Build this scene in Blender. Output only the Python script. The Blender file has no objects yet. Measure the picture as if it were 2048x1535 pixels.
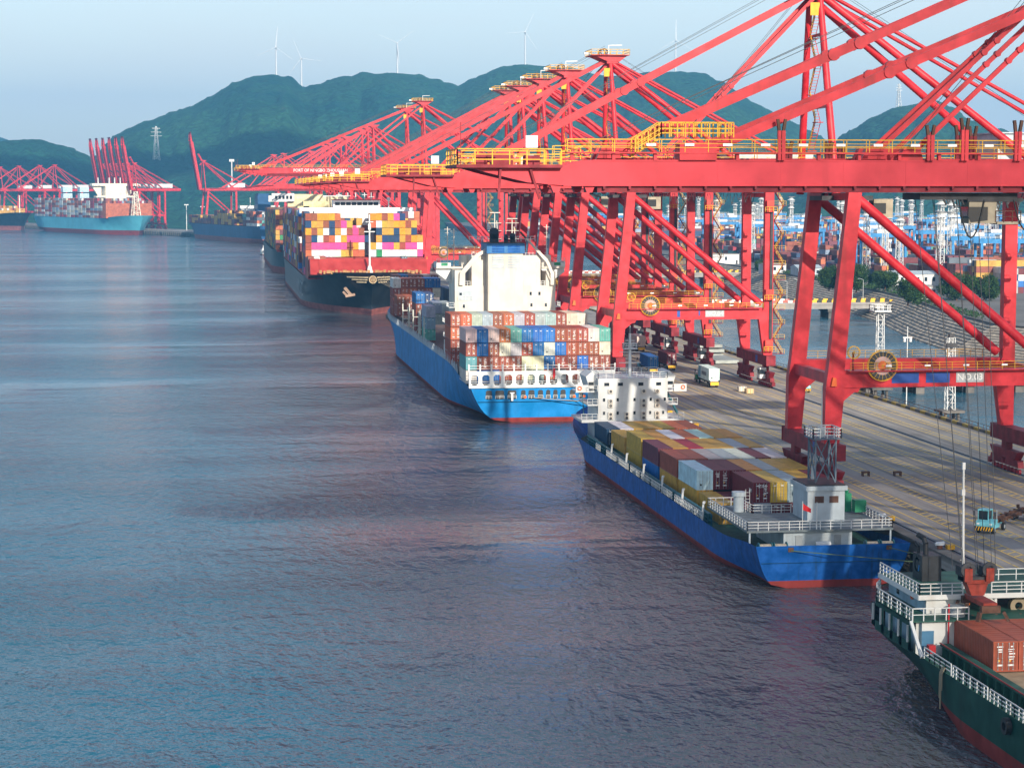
import bpy, bmesh, math, random
from math import sin, cos, pi, radians, atan2, sqrt
from mathutils import Vector, Matrix, Quaternion, noise
import numpy as np
random.seed(7)
S = bpy.context.scene
COL = S.collection

# ------------------------------------------------------------------ camera, sky, sun, exposure
cam = bpy.data.cameras.new('camera'); co = bpy.data.objects.new('camera', cam); COL.objects.link(co)
co.location = (0, 0, 50); co.rotation_euler = (radians(90 - 5.2786), 0, radians(-8.1983))
cam.sensor_width = 36; cam.lens = 72.773; cam.clip_start = 1; cam.clip_end = 40000
S.camera = co
SUN = Vector((0.21, -0.97, 0)).normalized() * cos(radians(21.5)); SUN.z = sin(radians(21.5))
W = bpy.data.worlds.new('World'); S.world = W; W.use_nodes = True
nt = W.node_tree; nt.nodes.clear()
wo = nt.nodes.new('ShaderNodeOutputWorld'); bg = nt.nodes.new('ShaderNodeBackground'); sk = nt.nodes.new('ShaderNodeTexSky')
sk.sky_type = 'NISHITA'; sk.sun_disc = False; sk.sun_elevation = radians(21.5); sk.sun_rotation = atan2(SUN.x, SUN.y)
sk.air_density = 1.0; sk.dust_density = 1.2; sk.ozone_density = 1.6; sk.altitude = 50
bg.inputs[1].default_value = 0.11
# thin high cloud veil, everywhere in the sky
tc = nt.nodes.new('ShaderNodeTexCoord'); mp = nt.nodes.new('ShaderNodeMapping'); mp.inputs['Scale'].default_value = (1.2, 1.2, 7)
nz = nt.nodes.new('ShaderNodeTexNoise'); nz.inputs['Scale'].default_value = 3.0; nz.inputs['Detail'].default_value = 6
rp = nt.nodes.new('ShaderNodeValToRGB'); rp.color_ramp.elements[0].position = .36; rp.color_ramp.elements[1].position = .66
rp.color_ramp.elements[0].color = (.62, .62, .62, 1); rp.color_ramp.elements[1].color = (1.05, 1.05, 1.05, 1)
mx = nt.nodes.new('ShaderNodeMix'); mx.data_type = 'RGBA'; mx.inputs[7].default_value = (5.45, 5.6, 5.55, 1)
# the veil thickens towards the horizon
sp = nt.nodes.new('ShaderNodeSeparateXYZ'); er = nt.nodes.new('ShaderNodeValToRGB'); er.color_ramp.elements[0].position = 0; er.color_ramp.elements[0].color = (.9, .9, .9, 1)
er.color_ramp.elements[1].position = .6; er.color_ramp.elements[1].color = (.10, .10, .10, 1); e_ = er.color_ramp.elements.new(.18); e_.color = (.45, .45, .45, 1)
ml = nt.nodes.new('ShaderNodeMath'); ml.operation = 'MULTIPLY'
nt.links.new(tc.outputs['Generated'], mp.inputs[0]); nt.links.new(mp.outputs[0], nz.inputs['Vector']); nt.links.new(nz.outputs[0], rp.inputs[0])
nt.links.new(tc.outputs['Generated'], sp.inputs[0]); nt.links.new(sp.outputs['Z'], er.inputs[0]); nt.links.new(rp.outputs[0], ml.inputs[0]); nt.links.new(er.outputs[0], ml.inputs[1])
nt.links.new(ml.outputs[0], mx.inputs[0]); nt.links.new(sk.outputs[0], mx.inputs[6]); nt.links.new(mx.outputs[2], bg.inputs[0]); nt.links.new(bg.outputs[0], wo.inputs[0])
sl = bpy.data.lights.new('sun', 'SUN'); sl.energy = 4.4; sl.angle = radians(.55); sl.color = (1, .90, .76)
so = bpy.data.objects.new('sun', sl); COL.objects.link(so); so.rotation_euler = SUN.to_track_quat('Z', 'Y').to_euler(); so.location = (0, -200, 300)
S.view_settings.view_transform = 'Standard'; S.view_settings.look = 'None'; S.view_settings.exposure = 0.84; S.view_settings.gamma = 1
S.cycles.max_bounces = 6; S.cycles.diffuse_bounces = 3; S.cycles.glossy_bounces = 3; S.cycles.volume_bounces = 0; S.cycles.transparent_max_bounces = 6
S.cycles.caustics_reflective = False; S.cycles.caustics_refractive = False
S.cycles.use_denoising = True

# ------------------------------------------------------------------ materials
MATS = {}
def N(nt, t, **k):
    n = nt.nodes.new('ShaderNode' + t)
    for a, v in k.items(): setattr(n, a, v)
    return n
def newmat(name):
    m = bpy.data.materials.new(name); m.use_nodes = True; t = m.node_tree
    return m, t, t.nodes['Principled BSDF']
def ramp(t, a, b, ca=(0, 0, 0, 1), cb=(1, 1, 1, 1)):
    r = N(t, 'ValToRGB'); e = r.color_ramp.elements; e[0].position = a; e[1].position = b; e[0].color = ca; e[1].color = cb
    return r
def wnoise(t, scale, detail=4, stretch=(1, 1, 1), coord='Position'):
    g = N(t, 'NewGeometry') if coord == 'Position' else N(t, 'TexCoord')
    m = N(t, 'Mapping'); m.inputs['Scale'].default_value = stretch
    n = N(t, 'TexNoise'); n.inputs['Scale'].default_value = scale; n.inputs['Detail'].default_value = detail
    t.links.new(g.outputs[coord], m.inputs[0]); t.links.new(m.outputs[0], n.inputs['Vector'])
    return n
def mixc(t, f, a, b, mode='MIX'):
    m = N(t, 'Mix', data_type='RGBA', blend_type=mode)
    for s, v in ((0, f), (6, a), (7, b)):
        if hasattr(v, 'is_linked') or hasattr(v, 'links'): t.links.new(v, m.inputs[s])
        else: m.inputs[s].default_value = v if s == 0 else (*v[:3], 1)
    return m.outputs[2]
def paint(name, col, rough=.45, dirt=.35, dcol=(.16, .09, .06), scale=.5, fade=.25, metal=0, spec=.28, bump=0):
    """weathered paint: faded patches and rust or dirt streaks running down, in world space"""
    if name in MATS: return MATS[name]
    m, t, b = newmat(name)
    n1 = wnoise(t, scale, 5); n2 = wnoise(t, scale * 1.6, 6, (1, 1, .12))
    r1 = ramp(t, .35, .7); t.links.new(n1.outputs[0], r1.inputs[0])
    r2 = ramp(t, .55, .8, (0, 0, 0, 1), (dirt, dirt, dirt, 1)); t.links.new(n2.outputs[0], r2.inputs[0])
    lo = tuple(c * (1 - fade) for c in col); hi = tuple(min(1, c * (1 + fade * .6) + .015) for c in col)
    c1 = mixc(t, r1.outputs[0], lo, hi)
    c2 = mixc(t, r2.outputs[0], c1, dcol)
    t.links.new(c2, b.inputs['Base Color'])
    b.inputs['Roughness'].default_value = rough; b.inputs['Metallic'].default_value = metal; b.inputs['Specular IOR Level'].default_value = spec
    if bump:
        bp = N(t, 'Bump'); bp.inputs['Strength'].default_value = bump; bp.inputs['Distance'].default_value = .05
        t.links.new(n1.outputs[0], bp.inputs['Height']); t.links.new(bp.outputs[0], b.inputs['Normal'])
    MATS[name] = m; return m
def flat(name, col, rough=.6, metal=0):
    if name in MATS: return MATS[name]
    m, t, b = newmat(name); b.inputs['Base Color'].default_value = (*col, 1); b.inputs['Roughness'].default_value = rough; b.inputs['Metallic'].default_value = metal
    MATS[name] = m; return m
def container_mat():
    m, t, b = newmat('container_paint')
    oi = N(t, 'ObjectInfo'); n1 = wnoise(t, .9, 5); n2 = wnoise(t, 1.6, 6, (1, 1, .15))
    r1 = ramp(t, .3, .7, (.78, .78, .78, 1), (1.12, 1.12, 1.12, 1)); t.links.new(n1.outputs[0], r1.inputs[0])
    c = mixc(t, 1.0, oi.outputs['Color'], r1.outputs[0], 'MULTIPLY')
    r2 = ramp(t, .58, .8, (0, 0, 0, 1), (.45, .45, .45, 1)); t.links.new(n2.outputs[0], r2.inputs[0])
    c = mixc(t, r2.outputs[0], c, (.17, .085, .045))
    t.links.new(c, b.inputs['Base Color']); b.inputs['Roughness'].default_value = .5; b.inputs['Specular IOR Level'].default_value = .25
    MATS['container'] = m; return m
container_mat()
RED = paint('crane_red', (.54, .013, .023), .45, .65, (.15, .018, .014), .45, .30)
REDFADE = paint('crane_red_faded', (.56, .022, .038), .5, .6, (.26, .014, .02), .22, .22)
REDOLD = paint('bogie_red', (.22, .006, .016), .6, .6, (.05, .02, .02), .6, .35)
YEL = paint('safety_yellow', (.66, .35, .008), .5, .2, (.30, .14, .02), 1.2, .15)
WHITE = paint('white_paint', (.62, .63, .62), .5, .4, (.34, .24, .15), .35, .10)
CABD = paint('cab_dirty', (.34, .29, .21), .6, .7, (.12, .08, .04), .9, .2)
CREAM = paint('cream_paint', (.62, .575, .50), .5, .7, (.36, .21, .10), .25, .14)
GREY = paint('grey_steel', (.30, .33, .35), .5, .4, (.14, .11, .09), .6, .2)
LGREY = paint('pale_grey_paint', (.40, .46, .50), .5, .45, (.16, .12, .09), .5, .15)
DARK = paint('dark_steel', (.035, .035, .04), .6, .3, (.07, .045, .03), .8, .3)
RUST = paint('rusty_steel', (.11, .05, .03), .8, .6, (.05, .03, .02), 1.2, .3)
BLACK = flat('black', (.012, .012, .014), .55)
GLASS = flat('dark_glass', (.015, .022, .03), .08)
WPRINT = flat('white_print', (.78, .78, .76), .6)
YPRINT = flat('yellow_print', (.75, .42, .04), .6)
BLUEP = paint('plate_blue', (.012, .07, .32), .45, .2, (.05, .05, .1), .5, .15)
TEALSTEEL = paint('teal_steel', (.03, .14, .17), .5, .4, (.08, .06, .04), .6, .25)
DECKGREEN = paint('deck_green', (.02, .10, .07), .65, .5, (.10, .07, .05), .6, .3)
ORANGE = paint('orange_paint', (.72, .13, .02), .45, .25, (.2, .06, .03), .8, .15)
GREENP = paint('green_paint', (.02, .25, .12), .5, .3, (.06, .06, .04), .8, .2)
YSIGN = flat('yellow_sign', (.78, .42, .01), .5)
WIRE = flat('wire_rope', (.02, .022, .03), .5, .4)
ROPE = flat('mooring_rope', (.30, .24, .16), .9)
CONC = paint('concrete', (.30, .28, .26), .9, .5, (.12, .10, .09), .25, .2)
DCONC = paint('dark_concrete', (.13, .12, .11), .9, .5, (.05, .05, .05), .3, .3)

# ------------------------------------------------------------------ mesh builder and object helpers
class MB:
    def __init__(s): s.v = []; s.f = []; s.mi = []; s.sm = []; s.m = 0; s.T = None; s.smooth = False
    def add(s, vs, fs):
        o = len(s.v)
        s.v += [tuple(s.T @ Vector(p)) for p in vs] if s.T is not None else [tuple(p) for p in vs]
        for f in fs: s.f.append(tuple(i + o for i in f)); s.mi.append(s.m); s.sm.append(s.smooth)
        return s
    def box(s, x0, x1, y0, y1, z0, z1):
        return s.add([(x0, y0, z0), (x1, y0, z0), (x1, y1, z0), (x0, y1, z0), (x0, y0, z1), (x1, y0, z1), (x1, y1, z1), (x0, y1, z1)],
                     [(3, 2, 1, 0), (4, 5, 6, 7), (0, 1, 5, 4), (1, 2, 6, 5), (2, 3, 7, 6), (3, 0, 4, 7)])
    def cbox(s, x, y, z, a, b, c): return s.box(x - a / 2, x + a / 2, y - b / 2, y + b / 2, z - c / 2, z + c / 2)
    def bar(s, p, q, w, h=None, w2=None, h2=None):
        p = Vector(p); q = Vector(q); h = h or w; w2 = w2 or w; h2 = h2 or h; d = (q - p)
        if d.length < 1e-6: return s
        d.normalize(); up = Vector((0, 0, 1)) if abs(d.z) < .98 else Vector((0, 1, 0))
        a = d.cross(up).normalized(); b = a.cross(d).normalized(); vs = []
        for c, ww, hh in ((p, w, h), (q, w2, h2)):
            for i, j in ((-1, -1), (1, -1), (1, 1), (-1, 1)): vs.append(c + a * i * ww / 2 + b * j * hh / 2)
        return s.add(vs, [(3, 2, 1, 0), (4, 5, 6, 7), (0, 1, 5, 4), (1, 2, 6, 5), (2, 3, 7, 6), (3, 0, 4, 7)])
    def pipe(s, p, q, r, n=8, r2=None, cap=True):
        p = Vector(p); q = Vector(q); r2 = r if r2 is None else r2; d = (q - p).normalized()
        up = Vector((0, 0, 1)) if abs(d.z) < .95 else Vector((0, 1, 0))
        a = d.cross(up).normalized(); b = a.cross(d).normalized(); vs = []
        for c, rr in ((p, r), (q, r2)):
            for i in range(n): t = 2 * pi * i / n; vs.append(c + a * cos(t) * rr + b * sin(t) * rr)
        sm = s.smooth; s.smooth = True
        s.add(vs, [(i, (i + 1) % n, n + (i + 1) % n, n + i) for i in range(n)]); s.smooth = sm
        if cap: s.add(vs, [tuple(range(n))[::-1], tuple(range(n, 2 * n))])
        return s
    def path(s, pts, r, n=6):
        for a, b in zip(pts, pts[1:]): s.pipe(a, b, r, n)
        return s
    def prism(s, pts, a0, a1, ax='y'):
        """polygon in the two remaining axes extruded along ax"""
        n = len(pts); vs = []
        for a in (a0, a1):
            for u, w in pts: vs.append((a, u, w) if ax == 'x' else (u, a, w) if ax == 'y' else (u, w, a))
        return s.add(vs, [tuple(range(n)), tuple(range(n, 2 * n))[::-1]] + [(i, n + i, n + (i + 1) % n, (i + 1) % n) for i in range(n)])
    def quad(s, a, b, c, d): return s.add([a, b, c, d], [(0, 1, 2, 3)])
    def ring(s, c, r, w, ax='y', n=24, t=.1):
        """flat ring (wheel rim)"""
        vs = []
        for rr in (r, r - w):
            for dz in (-t / 2, t / 2):
                for i in range(n):
                    a = 2 * pi * i / n; u, v = cos(a) * rr, sin(a) * rr
                    vs.append((c[0] + u, c[1] + dz, c[2] + v) if ax == 'y' else (c[0] + dz, c[1] + u, c[2] + v) if ax == 'x' else (c[0] + u, c[1] + v, c[2] + dz))
        fs = []
        for i in range(n):
            j = (i + 1) % n
            fs += [(i, j, n + j, n + i), (2 * n + i, 3 * n + i, 3 * n + j, 2 * n + j), (i, 2 * n + i, 2 * n + j, j), (n + i, n + j, 3 * n + j, 3 * n + i)]
        return s.add(vs, fs)
    def rail(s, pts, h=1.1, step=1.6, r=.035, mids=(.5,), close=False):
        """handrail along a polyline of floor points"""
        pts = [Vector(p) for p in pts]
        if close: pts.append(pts[0])
        for a, b in zip(pts, pts[1:]):
            L = (b - a).length; n = max(1, round(L / step))
            for i in range(n + 1):
                p = a.lerp(b, i / n); s.bar(p, p + Vector((0, 0, h)), r * 2)
            s.bar(a + Vector((0, 0, h)), b + Vector((0, 0, h)), r * 2)
            for f in mids: s.bar(a + Vector((0, 0, h * f)), b + Vector((0, 0, h * f)), r * 1.6)
        return s
    def ladder(s, p, q, w=.6, step=.35, side=Vector((0, 1, 0)), r=.05):
        p = Vector(p); q = Vector(q)
        for k in (-1, 1): s.bar(p + side * k * w / 2, q + side * k * w / 2, r)
        n = max(1, int((q - p).length / step))
        for i in range(1, n): c = p.lerp(q, i / n); s.bar(c - side * w / 2, c + side * w / 2, r * .8)
        return s
    def mesh(s, name, *mats):
        me = bpy.data.meshes.new(name); me.from_pydata(s.v, [], s.f)
        for m in mats: me.materials.append(m)
        if len(mats) > 1: me.polygons.foreach_set('material_index', s.mi)
        if any(s.sm): me.polygons.foreach_set('use_smooth', s.sm)
        me.update(); return me
    def build(s, name, *mats, parent=None, kind=None, label=None, cat=None, group=None):
        o = bpy.data.objects.new(name, s.mesh(name, *mats)); COL.objects.link(o); o.parent = parent
        return tag(o, label, cat, group, kind)
def rails(name, mat, parent, *specs):
    for pts, *a in specs: MB().rail(pts, *a).build(name, mat, parent=parent)
def tag(o, label=None, cat=None, group=None, kind=None):
    for k, v in (('label', label), ('category', cat), ('group', group), ('kind', kind)):
        if v: o[k] = v
    return o
def thing(name, label, cat, loc=(0, 0, 0), rz=0, group=None):
    o = bpy.data.objects.new(name, None); COL.objects.link(o); o.location = loc; o.rotation_euler = (0, 0, rz); o.empty_display_size = .5
    return tag(o, label, cat, group)
def put(model, name, label, cat, loc, rz=0, group=None, color=None, scale=None):
    """place a model: list of (part name, mesh, [sub-parts]) under a new thing; meshes are shared between copies"""
    t = thing(name, label, cat, loc, rz, group)
    if scale: t.scale = scale
    for nm, me, subs in model:
        o = bpy.data.objects.new(nm, me); COL.objects.link(o); o.parent = t
        if color: o.color = (*color, 1)
        for n2, m2 in subs:
            c = bpy.data.objects.new(n2, m2); COL.objects.link(c); c.parent = o
            if color: c.color = (*color, 1)
    return t
def text(body, size, loc, rot, mat, parent=None, name='lettering', sx=1, fit=None):
    cu = bpy.data.curves.new(name, 'FONT'); cu.body = body; cu.size = size; cu.extrude = .012; cu.align_x = 'CENTER'; cu.align_y = 'CENTER'; cu.resolution_u = 2
    tmp = bpy.data.objects.new(name, cu); COL.objects.link(tmp); cu.materials.append(mat)
    me = bpy.data.meshes.new_from_object(tmp.evaluated_get(bpy.context.evaluated_depsgraph_get())); bpy.data.objects.remove(tmp); me.name = name
    o = bpy.data.objects.new(name, me); COL.objects.link(o); o.location = loc; o.rotation_euler = rot; o.scale = (fit / (max(v.co.x for v in me.vertices) - min(v.co.x for v in me.vertices)) if fit else sx, 1, 1); o.parent = parent
    return o
ORD = 'first second third fourth fifth sixth seventh eighth ninth tenth eleventh twelfth thirteenth fourteenth fifteenth sixteenth seventeenth eighteenth nineteenth'.split()
TENS = {20: ('twentieth', 'twenty'), 30: ('thirtieth', 'thirty'), 40: ('fortieth', 'forty'), 50: ('fiftieth', 'fifty'), 60: ('sixtieth', 'sixty'), 70: ('seventieth', 'seventy'), 80: ('eightieth', 'eighty'), 90: ('ninetieth', 'ninety')}
def nth(i):
    if i < 19: return ORD[i]
    k = i + 1; d = k // 10 * 10
    return TENS[d][0] if k % 10 == 0 else TENS[d][1] + '-' + ORD[k % 10 - 1]

# ------------------------------------------------------------------ water
def water_mat():
    m, t, b = newmat('harbour_water')
    g = N(t, 'NewGeometry')
    def nz(scale, st, det=3, off=0):
        mp = N(t, 'Mapping'); mp.inputs['Scale'].default_value = st; mp.inputs['Location'].default_value = (off, off * .7, 0); mp.inputs['Rotation'].default_value = (0, 0, radians(14))
        n = N(t, 'TexNoise'); n.inputs['Scale'].default_value = scale; n.inputs['Detail'].default_value = det
        t.links.new(g.outputs['Position'], mp.inputs[0]); t.links.new(mp.outputs[0], n.inputs['Vector']); return n
    silt_sky = nz(.008, (1, .35, 1), 4); r = ramp(t, .36, .66)
    sx_ = N(t, 'SeparateXYZ'); t.links.new(g.outputs['Position'], sx_.inputs[0]); mr = N(t, 'MapRange'); t.links.new(sx_.outputs['X'], mr.inputs[0])
    for i_, v_ in ((1, -80), (2, 70), (3, -.20), (4, .10)): mr.inputs[i_].default_value = v_
    ad = N(t, 'Math', operation='ADD'); t.links.new(silt_sky.outputs[0], ad.inputs[0]); t.links.new(mr.outputs[0], ad.inputs[1]); mr2 = N(t, 'MapRange'); t.links.new(sx_.outputs['X'], mr2.inputs[0])
    for i_, v_ in ((1, 105), (2, 150), (3, 0), (4, -.3)): mr2.inputs[i_].default_value = v_
    ad2 = N(t, 'Math', operation='ADD'); t.links.new(ad.outputs[0], ad2.inputs[0]); t.links.new(mr2.outputs[0], ad2.inputs[1]); t.links.new(ad2.outputs[0], r.inputs[0])
    t.links.new(mixc(t, r.outputs[0], (.008, .092, .150), (.092, .080, .074)), b.inputs['Base Color'])  # brown is silt; blue at left and in the basin paints in reflected sky
    slick = nz(.013, (.30, 1.0, 1), 5, 50); rs = ramp(t, .38, .62, (.22, .22, .22, 1), (1.15, 1.15, 1.15, 1)); t.links.new(slick.outputs[0], rs.inputs[0])
    a = nz(.36, (1.5, .7, 1), 4); c = nz(1.15, (1.4, .8, 1), 3, 9); d = nz(.06, (1.2, .5, 1), 3, 31)
    def ma(op, x, y):
        k = N(t, 'Math', operation=op)
        for i, v in ((0, x), (1, y)):
            if hasattr(v, 'links'): t.links.new(v, k.inputs[i])
            else: k.inputs[i].default_value = v
        return k.outputs[0]
    h = ma('ADD', ma('MULTIPLY', a.outputs[0], .62), ma('MULTIPLY', c.outputs[0], .26)); h = ma('ADD', h, ma('MULTIPLY', d.outputs[0], 1.3))
    h = ma('MULTIPLY', h, rs.outputs[0])
    bp = N(t, 'Bump'); bp.inputs['Strength'].default_value = 1.0; bp.inputs['Distance'].default_value = 1.9
    t.links.new(h, bp.inputs['Height']); t.links.new(bp.outputs[0], b.inputs['Normal'])
    b.inputs['Roughness'].default_value = .09; b.inputs['IOR'].default_value = 1.33; b.inputs['Specular IOR Level'].default_value = .5
    return m
MB().add([(-6000, -700, 0), (6000, -700, 0), (6000, 9000, 0), (-6000, 9000, 0)], [(0, 1, 2, 3)]).build('water', water_mat(), kind='structure')

# ------------------------------------------------------------------ quay, its far bend, markings
Q = 5.5
EDGE = [(89, -150), (89, 1980), (40, 2200), (-26, 2375), (-62, 2480), (-110, 2590), (-185, 2780), (-460, 3500)]
def quay_mat():
    m, t, b = newmat('quay_concrete')
    n1 = wnoise(t, .06, 6); n2 = wnoise(t, .5, 6, (1, .06, 1)); n3 = wnoise(t, 1.5, 4)
    r1 = ramp(t, .3, .7); t.links.new(n1.outputs[0], r1.inputs[0]); r2 = ramp(t, .48, .72, (0, 0, 0, 1), (.75, .75, .75, 1)); t.links.new(n2.outputs[0], r2.inputs[0])
    c = mixc(t, r1.outputs[0], (.25, .225, .20), (.36, .33, .29)); c = mixc(t, r2.outputs[0], c, (.12, .105, .095))
    r3 = ramp(t, .3, .7, (.9, .9, .9, 1), (1.08, 1.08, 1.08, 1)); t.links.new(n3.outputs[0], r3.inputs[0])
    n5 = wnoise(t, .16, 5, (1, .45, 1)); r5 = ramp(t, .62, .74, (0, 0, 0, 1), (.45, .45, .45, 1)); t.links.new(n5.outputs[0], r5.inputs[0]); c = mixc(t, r5.outputs[0], c, (.085, .075, .07))
    n6 = wnoise(t, .8, 3, (1, .012, 1)); r6 = ramp(t, .56, .66, (0, 0, 0, 1), (.5, .5, .5, 1)); t.links.new(n6.outputs[0], r6.inputs[0]); c = mixc(t, r6.outputs[0], c, (.10, .09, .082))
    t.links.new(mixc(t, 1.0, c, r3.outputs[0], 'MULTIPLY'), b.inputs['Base Color']); b.inputs['Roughness'].default_value = .85
    bp = N(t, 'Bump'); bp.inputs['Strength'].default_value = .3; bp.inputs['Distance'].default_value = .04; t.links.new(n3.outputs[0], bp.inputs['Height']); t.links.new(bp.outputs[0], b.inputs['Normal'])
    return m
q = MB(); wd = 53.2
for (xa, ya), (xb, yb) in zip(EDGE, EDGE[1:]):
    d = Vector((xb - xa, yb - ya)).normalized(); n = Vector((d.y, -d.x)) * wd if ya > 1900 else Vector((wd, 0))
    q.add([(xa, ya, 3.6), (xa + n.x, ya + n.y, 3.6), (xb + n.x, yb + n.y, 3.6), (xb, yb, 3.6), (xa, ya, Q), (xa + n.x, ya + n.y, Q), (xb + n.x, yb + n.y, Q), (xb, yb, Q)],
          [(3, 2, 1, 0), (4, 5, 6, 7), (0, 1, 5, 4), (1, 2, 6, 5), (2, 3, 7, 6), (3, 0, 4, 7)])
QUAY = q.build('quay', quay_mat(), kind='structure')
p = MB()
for (xa, ya), (xb, yb) in zip(EDGE, EDGE[1:]):
    a, b = Vector((xa, ya, 0)), Vector((xb, yb, 0)); L = (b - a).length; d = (b - a).normalized(); nn = Vector((d.y, -d.x, 0)); st = 7.5 if ya > 1900 else 9
    for i in range(int(L / st)):
        c = a + d * (i * st + 2)
        for k in (1.2, 12, 40, 52):
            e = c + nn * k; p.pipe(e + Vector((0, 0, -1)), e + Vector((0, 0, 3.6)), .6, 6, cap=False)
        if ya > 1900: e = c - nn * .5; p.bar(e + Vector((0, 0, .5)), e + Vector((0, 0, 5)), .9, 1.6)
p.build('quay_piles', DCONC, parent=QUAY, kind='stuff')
mk = MB(); T = Q + .004
def strip(xa, xb, ya, yb, w):
    """painted stripe from (xa,ya) to (xb,yb)"""
    d = Vector((xb - xa, yb - ya)).normalized(); n = Vector((-d.y, d.x)) * w / 2
    mk.add([(xa + n.x, ya + n.y, T), (xa - n.x, ya - n.y, T), (xb - n.x, yb - n.y, T), (xb + n.x, yb + n.y, T)], [(0, 1, 2, 3)])
for c in (97.6, 102.7, 107.5, 112.1, 116.8, 121.7, 131.8, 136.7):
    for s in (-.85, .85):
        y = 150
        while y < 640: strip(c + s, c + s, y, y + 19.6, .16); y += 20
    y = 150; k = 0
    while y < (452 if c < 125 else 480):
        if random.random() < (1 if y < 400 else .6): strip(c - .8, c + .8, y - .55, y + .75, .24)
        y += 2.15; k += 1
for c in (92.7, 94.6, 125.2, 139.8): strip(c, c, 150, 700, .18)
def lane_paint():
    m, t, b = newmat('lane_paint'); n = wnoise(t, .9, 6); r = ramp(t, .30, .46); t.links.new(n.outputs[0], r.inputs[0])
    t.links.new(mixc(t, r.outputs[0], (.30, .25, .15), (.80, .52, .05)), b.inputs['Base Color']); b.inputs['Roughness'].default_value = .8; return m
mk.build('lane_markings', lane_paint(), kind='structure')
r = MB()
for x in (90.95, 126.3):
    r.box(x - .55, x + .55, -100, 1980, Q + .002, Q + .02)
    r.box(x - .06, x + .06, -100, 1980, Q + .02, Q + .13)
r.build('crane_rail', paint('rail_track', (.03, .045, .065), .45, .3, (.08, .05, .03), .8), kind='structure')
k = MB()
for i in range(0, 270): k.m = i % 2; k.box(141.6, 142.3, 180 + i * 3, 182.9 + i * 3, Q, Q + .55)
k.build('quay_kerb', DCONC, paint('kerb_yellow', (.40, .28, .05), .7, .5), kind='structure')
f = MB()
y = 180
f.rail([(142.6, 180, Q), (142.6, 700, Q)], 1.2, 3, .04); f.build('kerb_fence', RUST, label='thin rusty railing along the landward edge of the quay', cat='railing')
cope = MB().box(88.4, 90.0, -150, 1980, Q - .02, Q + .22); cope.build('quay_cope', DCONC, kind='structure')
def bollard_model():
    a = MB(); a.pipe((0, 0, 0), (0, 0, .5), .34, 10); a.m = 1; a.pipe((0, 0, .5), (0, 0, .8), .55, 10, .5); a.pipe((-.6, 0, .62), (.55, 0, .75), .2, 8)
    return [('bollard_head', a.mesh('bollard', paint('bollard_rust', (.22, .07, .035), .7, .5), WPRINT), []),
            ('base_block', MB().box(.75, 1.7, -.75, .1, 0, .55).mesh('block', YEL), [])]
bm_ = bollard_model(); BOL = [y for y in range(172, 470, 23)]
for i, y in enumerate(BOL): put(bm_, 'bollard', 'rusty white capped mooring bollard on the quay edge, %s from the near end' % nth(i), 'bollard', (90.3 - .9, y + 4.5, Q + .2), 0, 'bollards along the quay edge')

# ------------------------------------------------------------------ hills
def lerp_px(tab, x):
    if x <= tab[0][0]: return tab[0][1]
    for (a, ya), (b, yb) in zip(tab, tab[1:]):
        if x <= b:
            u = (x - a) / (b - a); u = u * u * (3 - 2 * u) * .5 + u * .5
            return ya + (yb - ya) * u
    return tab[-1][1]
LAYERS = [  # skyline in the photograph's angles (x: 2048 = frame width), distance of ridge, distance of foot
    ([(-900, 320), (-200, 300), (0, 289), (40, 283), (85, 283), (130, 293), (170, 308), (215, 332), (260, 350), (330, 375), (400, 392)], 3900, 3350),
    ([(-900, 300), (-100, 272), (0, 278), (40, 288), (140, 310), (240, 380)], 6800, 5200),
    ([(120, 390), (190, 318), (240, 272), (300, 244), (370, 222), (430, 196), (470, 171), (510, 157), (550, 152), (580, 161), (612, 179), (650, 170), (700, 157), (745, 150), (790, 147), (835, 153), (880, 168), (915, 174), (950, 160), (1000, 138), (1045, 130), (1090, 135), (1140, 139), (1180, 152), (1230, 155), (1290, 149), (1350, 145), (1390, 148), (1440, 168), (1500, 206), (1560, 237), (1610, 264), (1680, 305), (1760, 350), (1850, 392)], 4300, 3000),
    ([(1560, 380), (1640, 310), (1700, 262), (1740, 236), (1790, 216), (1850, 206), (1890, 220), (1940, 246), (2000, 268), (2060, 286), (2200, 330), (2500, 350), (2900, 390)], 3700, 2650),
    ([(230, 400), (290, 372), (350, 348), (410, 336), (470, 332), (540, 322), (600, 330), (680, 318), (770, 330), (860, 310), (960, 322), (1080, 300), (1200, 330), (1320, 312), (1450, 345), (1560, 372)], 3500, 2850),
]
F_, YAW = 4140., radians(8.1983)
def ground(px, r):
    """height of the land along bearing px at distance r"""
    z = -3
    for tab, rr, rf in LAYERS:
        if not tab[0][0] <= px <= tab[-1][0]: continue
        top = 50 + (385 - lerp_px(tab, px)) * rr / F_
        rfoot = rf + 160 * noise.noise((px * .006, rr * .01, 3))
        if r <= rfoot or top <= 8: continue
        if r <= rr: u = (r - rfoot) / (rr - rfoot); h = top * (u * .45 + .55 * (sin(pi * (u - .5)) * .5 + .5))
        else: u = min(1, (r - rr) / 1500); h = top * (1 - .75 * u * u * (3 - 2 * u)); u = 1 - u
        w = min(1, u * 3) * min(1, abs(1 - u) * 2.2 + (.12 if r <= rr else .5))
        X = px * .012; Y2 = r * .0042
        h += w * (18 * noise.fractal((X * .9, Y2 * .55, rr), .9, 2, 4) + 9 * noise.fractal((px * .06, r * .02, 1), .8, 2, 3)) * min(1, top / 140)
        z = max(z, h)
    return z
def bearing(px, r, z=0):
    a = YAW + math.atan((px - 1024) / F_); return (r * sin(a), r * cos(a), z)
pxs = np.arange(-700, 2760, 7.0); rs_ = np.concatenate([np.arange(2700, 4500, 24), np.arange(4500, 7400, 120)])
V = []; Fc = []; nr = len(rs_)
for x in pxs:
    for r_ in rs_: V.append(bearing(x, r_, ground(x, r_)))
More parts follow.
